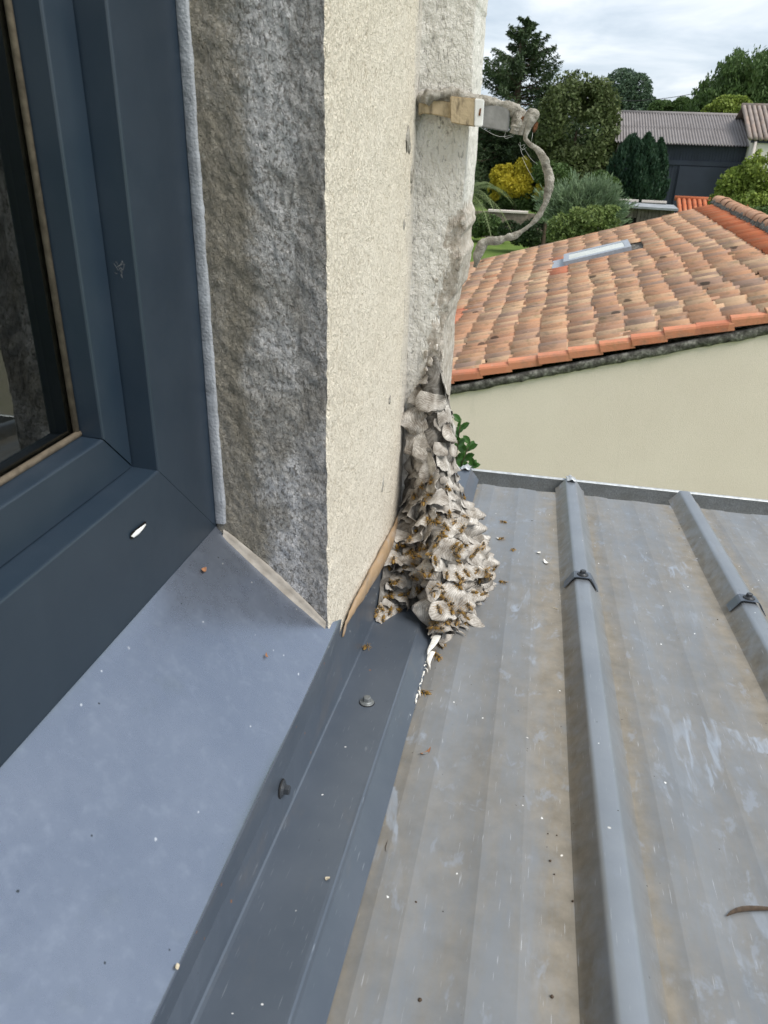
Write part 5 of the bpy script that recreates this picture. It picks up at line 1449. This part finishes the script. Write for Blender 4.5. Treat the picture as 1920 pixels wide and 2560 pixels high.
# yellow shrub, grey green feathery shrub, lime bush, garden shrub
blob_tree('yellow_shrub', 'shrub with bright yellow leaves above the garden wall', 'shrub', 46.0, [(1250, 440, 22, 22), (1305, 425, 20, 26), (1335, 458, 18, 26), (1285, 462, 36, 24), (1238, 474, 16, 22), (1272, 432, 14, 18), (1348, 480, 12, 18), (1318, 480, 26, 16), (1262, 455, 30, 22), (1300, 448, 32, 22)], 10000, 0.21, 'yellow_leaf', -0.40, nscale=2.6, up=0.6)
blob_tree('green_shrub', 'dark green shrub under the yellow leaves by garden wall', 'shrub', 46.8, [(1300, 490, 50, 26), (1250, 500, 40, 24), (1345, 500, 30, 26), (1305, 455, 20, 24)], 4200, 0.23, 'mid_leaf', -0.3)
t = thing('feathery_shrub', 'large feathery grey green shrub spraying upwards before the barn', 'shrub', tuple(onY(1455, 520, 29.0)[:2]) + (GROUND,))
pts, axs = [], []; sc = px_scale(29.0)
for i in range(420):
    an = rng.uniform(0, math.pi); ph = rng.uniform(-0.9, 0.9)
    dv = np.array([math.cos(an), 0.6 * ph, math.sin(an) * 0.85 + 0.15]); dv /= np.linalg.norm(dv)
    c0 = onY(1452 + rng.uniform(-40, 40), 545 + rng.uniform(-20, 20), 29.0)
    L_ = rng.uniform(55, 92) * sc
    m_ = 64; tq_ = rng.uniform(0.15, 1.0, m_) ** 0.8
    pts.append(c0 + dv * (L_ * tq_)[:, None] + rng.normal(size=(m_, 3)) * 0.05 - np.array([0, 0, 0.15]) * (tq_ ** 2)[:, None]); axs.append(np.tile(dv + np.array([0, 0, 0.25]), (m_, 1)))
foliage('crown', leaf_quads(np.concatenate(pts), 0.17, aspect=0.16, axis=np.concatenate(axs), jitter=0.25), 'olive_leaf', t)
trunk(t, t.location.x, 29.0, GROUND, GROUND + 1.6, 0.10, limbs=[(0.5, 0.6, 0, 0.8), (0.6, -0.6, 0.1, 0.8)])
blob_tree('leafy_shrub', 'light green leafy shrub just beyond the tiled roof edge', 'shrub', 25.5, [(1400, 575, 28, 38), (1440, 560, 30, 34), (1480, 555, 36, 34), (1525, 545, 26, 26), (1450, 590, 50, 24)], 5200, 0.15, 'shrub_leaf', -0.12, nscale=2.2)
blob_tree('dark_shrub', 'dark green low shrub beside lawn behind the curled strap', 'shrub', 39.0, [(1345, 580, 40, 30), (1310, 590, 36, 22), (1380, 600, 30, 24), (1275, 575, 26, 20)], 4200, 0.20, 'conifer_leaf', -0.3)
blob_tree('dark_shrub', 'leafy dark shrub between palm and garden wall foot', 'shrub', 42.0, [(1215, 562, 34, 24), (1190, 578, 24, 14), (1250, 582, 22, 12)], 3000, 0.21, 'mid_leaf', -0.3)
blob_tree('lime_bush', 'bright lime green bush growing behind the tile ridge', 'bush', 26.5, [(1850, 470, 44, 40), (1905, 440, 46, 48), (1880, 520, 60, 36), (1815, 505, 34, 24), (1930, 520, 44, 60), (1795, 512, 16, 10)], 9500, 0.18, 'lime_leaf', -0.22, nscale=2.6, up=0.3)
blob_tree('lime_bush', 'darker green shrub low under the lime bush behind the ridge', 'bush', 25.6, [(1900, 545, 50, 22), (1860, 545, 36, 16)], 2600, 0.15, 'mid_leaf', -0.3)
for lab, bl in [('low green hedge plant at the cypress foot near the shed', [(1520, 470, 26, 24), (1500, 450, 22, 18)]), ('small bright green bush low behind the feathery shrub', [(1395, 440, 34, 26), (1360, 430, 26, 24)])]:
    blob_tree('hedge_shrub', lab, 'shrub', 38.0, bl, 2600, 0.17, 'mid_leaf', -0.3)

# palm
pb = onY(1172, 490, 37.0); t = thing('palm_tree', 'arching green palm beside the white pier edge', 'palm', (pb[0] - 0.2, 37.0, GROUND))
trunk(t, pb[0] - 0.2, 37.0, GROUND, pb[2], 0.2)
for i in range(26):
    an = 2 * math.pi * i / 26 + rng.uniform(-0.1, 0.1); L_ = rng.uniform(2.1, 3.0); el = rng.uniform(0.25, 1.25)
    b0 = np.array([pb[0] - 0.2, 37.0, pb[2]]); dv = np.array([math.cos(an), math.sin(an), 0])
    q = np.linspace(0, 1, 16)
    mid_ = b0 + dv[None] * (L_ * q * math.cos(el * 0.6))[:, None]; mid_[:, 2] += L_ * (q * math.sin(el) - 0.85 * q ** 2.2)
    sd = np.cross(dv, [0, 0, 1]); V = []
    for kx in range(1, 16):
        for s_ in (-1, 1):
            for u_ in (0, 0.5):
                c0 = mid_[kx] - (mid_[kx] - mid_[kx - 1]) * u_; ll = 0.46 * math.sin(math.pi * min(0.97, 0.12 + q[kx] * 0.86))
                tg = mid_[kx] - mid_[kx - 1]; tg /= np.linalg.norm(tg)
                tip = c0 + (sd * s_ * 0.8 + tg * 0.55 + np.array([0, 0, -0.25])) * ll
                V.append([c0 - tg * 0.014, c0 + tg * 0.014, tip, tip - tg * 0.006])
    V += [[mid_[kx - 1] - sd * 0.016, mid_[kx] - sd * 0.016, mid_[kx] + sd * 0.016, mid_[kx - 1] + sd * 0.016] for kx in range(1, 16)]
    me = quads_mesh('frond', np.array(V), M['palm_leaf']); add_attr(me, 'rnd', np.full(len(V) * 4, rng.uniform(0.1, 0.95)))
    obj('frond', me, t)

# laurel sprig standing beyond the roof gutter
pb = onY(1140, 1150, 3.3)
t = thing('laurel_shoot', 'glossy green laurel shoot beside the gutter and nest', 'shrub', (pb[0], 3.3, GROUND))
stems = [((1132, 1230), (1142, 1130), (1150, 1070), (1152, 1050)), ((1135, 1240), (1158, 1150), (1172, 1120), (1176, 1105)), ((1130, 1240), (1133, 1120), (1132, 1080), (1130, 1062)), ((1140, 1240), (1160, 1180), (1176, 1166), (1186, 1162))]
vf, V, R = [], [], []
for si, st in enumerate(stems):
    pth = resample(np.array([(pb[0], 3.3, GROUND + 0.0)] + [tuple(onY(a, b, 3.3 + 0.05 * si)) for a, b in st]), 40)
    vf.append(tube_vf(pth, np.linspace(0.012, 0.002, 40), 6))
    fine = resample(np.array([onY(a, b, 3.3 + 0.05 * si) for a, b in st]), 40)
    for kx in range(4, 40, 2):
        tg = fine[min(39, kx)] - fine[kx - 1]; tg /= np.linalg.norm(tg) + 1e-9
        an = kx * 2.4; sd = np.array([math.cos(an), math.sin(an), 0.0])
        dv = tg * 0.75 + sd * 0.8; dv /= np.linalg.norm(dv); wv = np.cross(dv, np.array([-0.2, -0.6, 0.7])); wv /= np.linalg.norm(wv)
        L_ = rng.uniform(0.048, 0.070); c0 = fine[kx]; up_ = np.cross(wv, dv)
        pr_ = [(0, 0.0), (0.2, 0.30), (0.5, 0.42), (0.8, 0.30), (1.0, 0.0)]
        for (a1, w1), (a2, w2) in zip(pr_[:-1], pr_[1:]):
            for s_ in (-1, 1):
                V.append([c0 + dv * L_ * a1, c0 + dv * L_ * a2, c0 + dv * L_ * a2 + s_ * wv * w2 * L_ * 0.72 + up_ * w2 * 0.15 * L_, c0 + dv * L_ * a1 + s_ * wv * w1 * L_ * 0.72 + up_ * w1 * 0.15 * L_]); R.append(rng.uniform(0, 1))
part('stem', *merge(*vf), M['bark'], t, True)
me = quads_mesh('leaves', np.array(V), M['laurel_leaf']); add_attr(me, 'rnd', np.repeat(R, 4)); obj('leaves', me, t)

# ================================================================== buildings and garden things behind
# black barn with corrugated roof
BYd = 45.0
bl_, br_ = onY(1542, 352, BYd), onY(1874, 368, BYd)
rl_ = onY(1548, 279, BYd + 4.2); rr_ = onY(1868, 290, BYd + 4.2)
ez = (bl_[2] + br_[2]) / 2; rzz = (rl_[2] + rr_[2]) / 2
barn = thing('black_barn', 'black boarded barn with grey corrugated roof behind cypresses', 'barn', ((bl_[0] + br_[0]) / 2, BYd, GROUND))
bx0, bx1 = bl_[0] + 0.12, br_[0] - 0.05
box('barn_wall', bx0, bx1, BYd + 0.3, BYd + 8.0, GROUND, ez - 0.05, M['barn_board'], barn)
V, F, o_ = [], [], 0
nb = 44; bw = (bx1 - bx0) / nb
for i in range(nb):
    zb0 = GROUND
    v, f = box_vf(bx0 + i * bw + 0.008, bx0 + (i + 1) * bw - 0.008, BYd + 0.262 + 0.012 * (i % 2), BYd + 0.299, zb0, ez - 0.06)
    V += v; F += [tuple(q + o_ for q in p) for p in f]; o_ += 8
o = part('cladding', V, F, M['barn_board'], barn); o['kind'] = 'stuff'
mz = onY(1700, 404, BYd)[2]
box('cross_rail', bx0, bx1, BYd + 0.20, BYd + 0.255, mz - 0.16, mz + 0.06, M['barn_board'], barn)
box('sliding_door', onY(1700, 420, BYd)[0], bx1 - 0.3, BYd + 0.16, BYd + 0.195, GROUND + 0.1, mz - 0.20, M['barn_board'], barn)
box('corner_post', bx0 - 0.05, bx0 + 0.03, BYd + 0.18, BYd + 0.24, GROUND, ez - 0.06, M['grey_wood'], barn)
nc = 46; xs_ = np.linspace(bl_[0] - 0.1, br_[0] + 0.06, nc * 6 + 1)
def corr(y0, z0, y1, z1, name):
    P = np.zeros((len(xs_), 3, 3)); w_ = 0.045 * np.sin(np.linspace(0, nc * 2 * math.pi, len(xs_)))
    for j, t_ in enumerate((0, 0.5, 1)):
        P[:, j, 0] = xs_; P[:, j, 1] = y0 + (y1 - y0) * t_; P[:, j, 2] = z0 + (z1 - z0) * t_ + w_
    return grid(name, P, M['asbestos_sheet'], barn, True)
corr(BYd - 0.15, ez, BYd + 2.1, (ez + rzz) / 2 + 0.03, 'corrugated_sheet')
corr(BYd + 1.95, (ez + rzz) / 2 + 0.0, BYd + 4.2, rzz, 'corrugated_sheet')
corr(BYd + 8.4, ez, BYd + 4.2, rzz, 'corrugated_sheet')
v, f = tube_vf([(bl_[0] - 0.12, BYd + 4.2, rzz), (br_[0] + 0.06, BYd + 4.2, rzz)], [0.10, 0.10], 8)
part('ridge_cap', v, f, M['asbestos_sheet'], barn, True)

# white house at the right with grey brown tiles
WY = 44.2
wl0 = onY(1884, 350, WY); wx1 = wl0[0] + 6
wh = thing('white_house', 'pale rendered house with weathered tiles beside the black barn', 'house', (wl0[0] + 2, WY, GROUND))
wez = onY(1890, 348, WY)[2]; wrz = onY(1890, 266, WY + 3.2)[2]
part('wall', *box_vf(wl0[0], wx1, WY, WY + 6.4, GROUND, wez), M['white_wall'], wh)
box('fascia', wl0[0] - 0.12, wx1, WY - 0.10, WY - 0.003, wez - 0.16, wez, M['barn_board'], wh)
tm = [(0.27, 0.225, 0.20), (0.32, 0.27, 0.24), (0.24, 0.20, 0.18), (0.36, 0.27, 0.22)]
tile_material('grey_tile', tm, 0.8, 0.2, 0.4)
for i in range(14):
    xq = wl0[0] - 0.2 + i * 0.24
    pth = [(xq, WY - 0.22, wez + 0.02), (xq, WY + 1.5, (wez + wrz) / 2 + 0.02), (xq, WY + 3.2, wrz)]
    part('tile_row', *tube_vf(resample(np.array(pth), 12), [0.10 + 0.012 * (kx % 2) for kx in range(12)], 8), M['grey_tile'], wh, True)
part('roof_slab', [(wl0[0] - 0.28, WY - 0.2, wez - 0.02), (wx1, WY - 0.2, wez - 0.02), (wx1, WY + 3.2, wrz - 0.04), (wl0[0] - 0.28, WY + 3.2, wrz - 0.04), (wx1, WY + 6.6, wez), (wl0[0] - 0.28, WY + 6.6, wez)], [(0, 1, 2, 3), (3, 2, 4, 5)], M['grey_tile'], wh)
part('ridge_roll', *tube_vf([(wl0[0] - 0.3, WY + 3.2, wrz + 0.02), (wx1, WY + 3.2, wrz + 0.02)], [0.13, 0.13], 8), M['grey_tile'], wh, True)
dpx = onY(1878, 400, WY)[0]
part('downpipe', *tube_vf([(dpx, WY - 0.12, wez - 0.1), (dpx, WY - 0.12, GROUND)], [0.07, 0.07], 8), M['pale_coping'], wh, True)

# wooden shed with felt roof
SY = 31.0
s0_, s1_ = onY(1532, 508, SY), onY(1690, 516, SY)
sh = thing('wooden_shed', 'weathered grey plank shed with pale edged flat roof', 'shed', ((s0_[0] + s1_[0]) / 2, SY, GROUND))
szt = s0_[2]; x0s, x1s = s0_[0] - 0.6, s1_[0]
box('shed_wall', x0s + 0.05, x1s - 0.05, SY + 0.12, SY + 1.2, GROUND, szt - 0.16, M['dark_opening'], sh)
npl = 22; pw = (x1s - x0s) / npl
ox0, ox1, oz0 = onY(1556, 555, SY)[0], onY(1588, 555, SY)[0], onY(1570, 544, SY)[2]
for i in range(npl):
    xa, xbq = x0s + i * pw, x0s + (i + 1) * pw - 0.012
    lo = oz0 if (xa < ox1 and xbq > ox0) else GROUND
    box('plank', xa, xbq, SY + 0.05 + 0.012 * (i % 3), SY + 0.115, lo, szt - 0.14, M['grey_wood'], sh)
rt_ = part('shed_roof', [(x0s - 0.1, SY - 0.15, szt - 0.10), (x1s + 0.08, SY - 0.15, szt - 0.14), (x1s + 0.08, SY + 1.3, szt - 0.12), (x0s - 0.1, SY + 1.3, szt - 0.08), (x0s - 0.1, SY - 0.15, szt - 0.03), (x1s + 0.08, SY - 0.15, szt - 0.07), (x1s + 0.08, SY + 1.3, szt - 0.05), (x0s - 0.1, SY + 1.3, szt - 0.01)], [(4, 5, 6, 7), (0, 1, 5, 4), (1, 2, 6, 5), (3, 0, 4, 7), (2, 3, 7, 6), (3, 2, 1, 0)], M['felt_roof'], sh)
half = (x0s + x1s) / 2 + 0.25
for xa, xbq in ((x0s - 0.1, half - 0.06), (half + 0.06, x1s - 0.2)):
    box('roof_batten', xa, xbq, SY + 1.17, SY + 1.30, szt - 0.005, szt + 0.07, M['pale_coping'], sh)

# low red tiled outbuilding behind the ridge
RY = 34.0
q0, q1 = onY(1690, 498, RY + 1.6), onY(1800, 500, RY + 1.6)
ob = thing('tiled_outbuilding', 'low outbuilding with red barrel tiles before the barn', 'outbuilding', ((q0[0] + q1[0]) / 2, RY, GROUND))
oz1 = q0[2]; oz0_ = oz1 - 0.62; ox_a, ox_b = q0[0], q1[0] + 1.5
box('wall', ox_a + 0.1, ox_b, RY + 0.1, RY + 3.0, GROUND, oz0_ - 0.02, M['gable_render'], ob)
part('roof_slab', [(ox_a, RY - 0.1, oz0_ - 0.03), (ox_b, RY - 0.1, oz0_ - 0.03), (ox_b, RY + 1.6, oz1 - 0.03), (ox_a, RY + 1.6, oz1 - 0.03)], [(0, 1, 2, 3)], M['lichen_mortar'], ob)
nr_ = int((ox_b - ox_a) / 0.20)
for i in range(nr_):
    xq = ox_a + 0.1 + i * 0.20
    part('tile_row', *tube_vf(resample(np.array([(xq, RY - 0.1, oz0_), (xq, RY + 0.75, (oz0_ + oz1) / 2), (xq, RY + 1.62, oz1)]), 9), [0.080 + 0.010 * (kx % 2) for kx in range(9)], 8), M['red_tile'], ob, True)
part('ridge_roll', *tube_vf([(ox_a - 0.05, RY + 1.65, oz1 + 0.04), (ox_b, RY + 1.65, oz1 + 0.04)], [0.10, 0.10], 8), M['red_tile'], ob, True)

# garden wall with pale coping
GY = 44.0
g0_, g1_ = onY(1190, 526, GY), onY(1330, 526, GY)
gw = thing('garden_wall', 'old stone garden wall with pale coping below yellow shrub', 'wall', ((g0_[0] + g1_[0]) / 2, GY, GROUND))
box('stonework', g0_[0] - 3.0, g1_[0] + 1.0, GY + 0.05, GY + 0.35, GROUND, g0_[2] - 0.04, M['garden_stone'], gw)
box('coping', onY(1220, 526, GY)[0], g1_[0] - 0.2, GY - 0.03, GY + 0.42, g0_[2] - 0.035, g0_[2] + 0.07, M['pale_coping'], gw, 0.01)
# folded rust red parasol on the lawn
py_ = 39.0; pp = onY(1171, 545, py_)
ps = thing('folded_parasol', 'rust red folded parasol standing on the lawn by the pier edge', 'parasol', (pp[0], py_, GROUND))
part('pole', *tube_vf([(pp[0], py_, GROUND), (pp[0], py_, pp[2] + 0.2)], [0.03, 0.03], 8), M['rust_cloth'], ps)
zq = onY(1171, 590, py_)[2]
P = np.zeros((16, 8, 3))
for j, t_ in enumerate(np.linspace(0, 1, 8)):
    r_ = 0.03 + 0.15 * math.sin(math.pi * min(1, 0.15 + t_ * 0.75))
    for i in range(16):
        an = 2 * math.pi * i / 16; r2 = r_ * (1 + 0.22 * (1 if i % 2 else -1))
        P[i, j] = (pp[0] + r2 * math.cos(an), py_ + r2 * math.sin(an), pp[2] + 0.3 - (pp[2] + 0.3 - zq) * t_)
grid('canopy', P, M['rust_cloth'], ps, False, True)
# overhead cable
ca, cb = onY(1560, 252, 75.0), onY(1800, 218, 75.0)
pth = [ca + (cb - ca) * t_ + np.array([0, 0, -0.25 * 4 * t_ * (1 - t_)]) for t_ in np.linspace(-0.6, 1.6, 24)]
tag(part('power_cable', *tube_vf(pth, [0.025] * 24, 5), M['cable']), 'thin dark overhead cable sagging across the sky', 'cable')
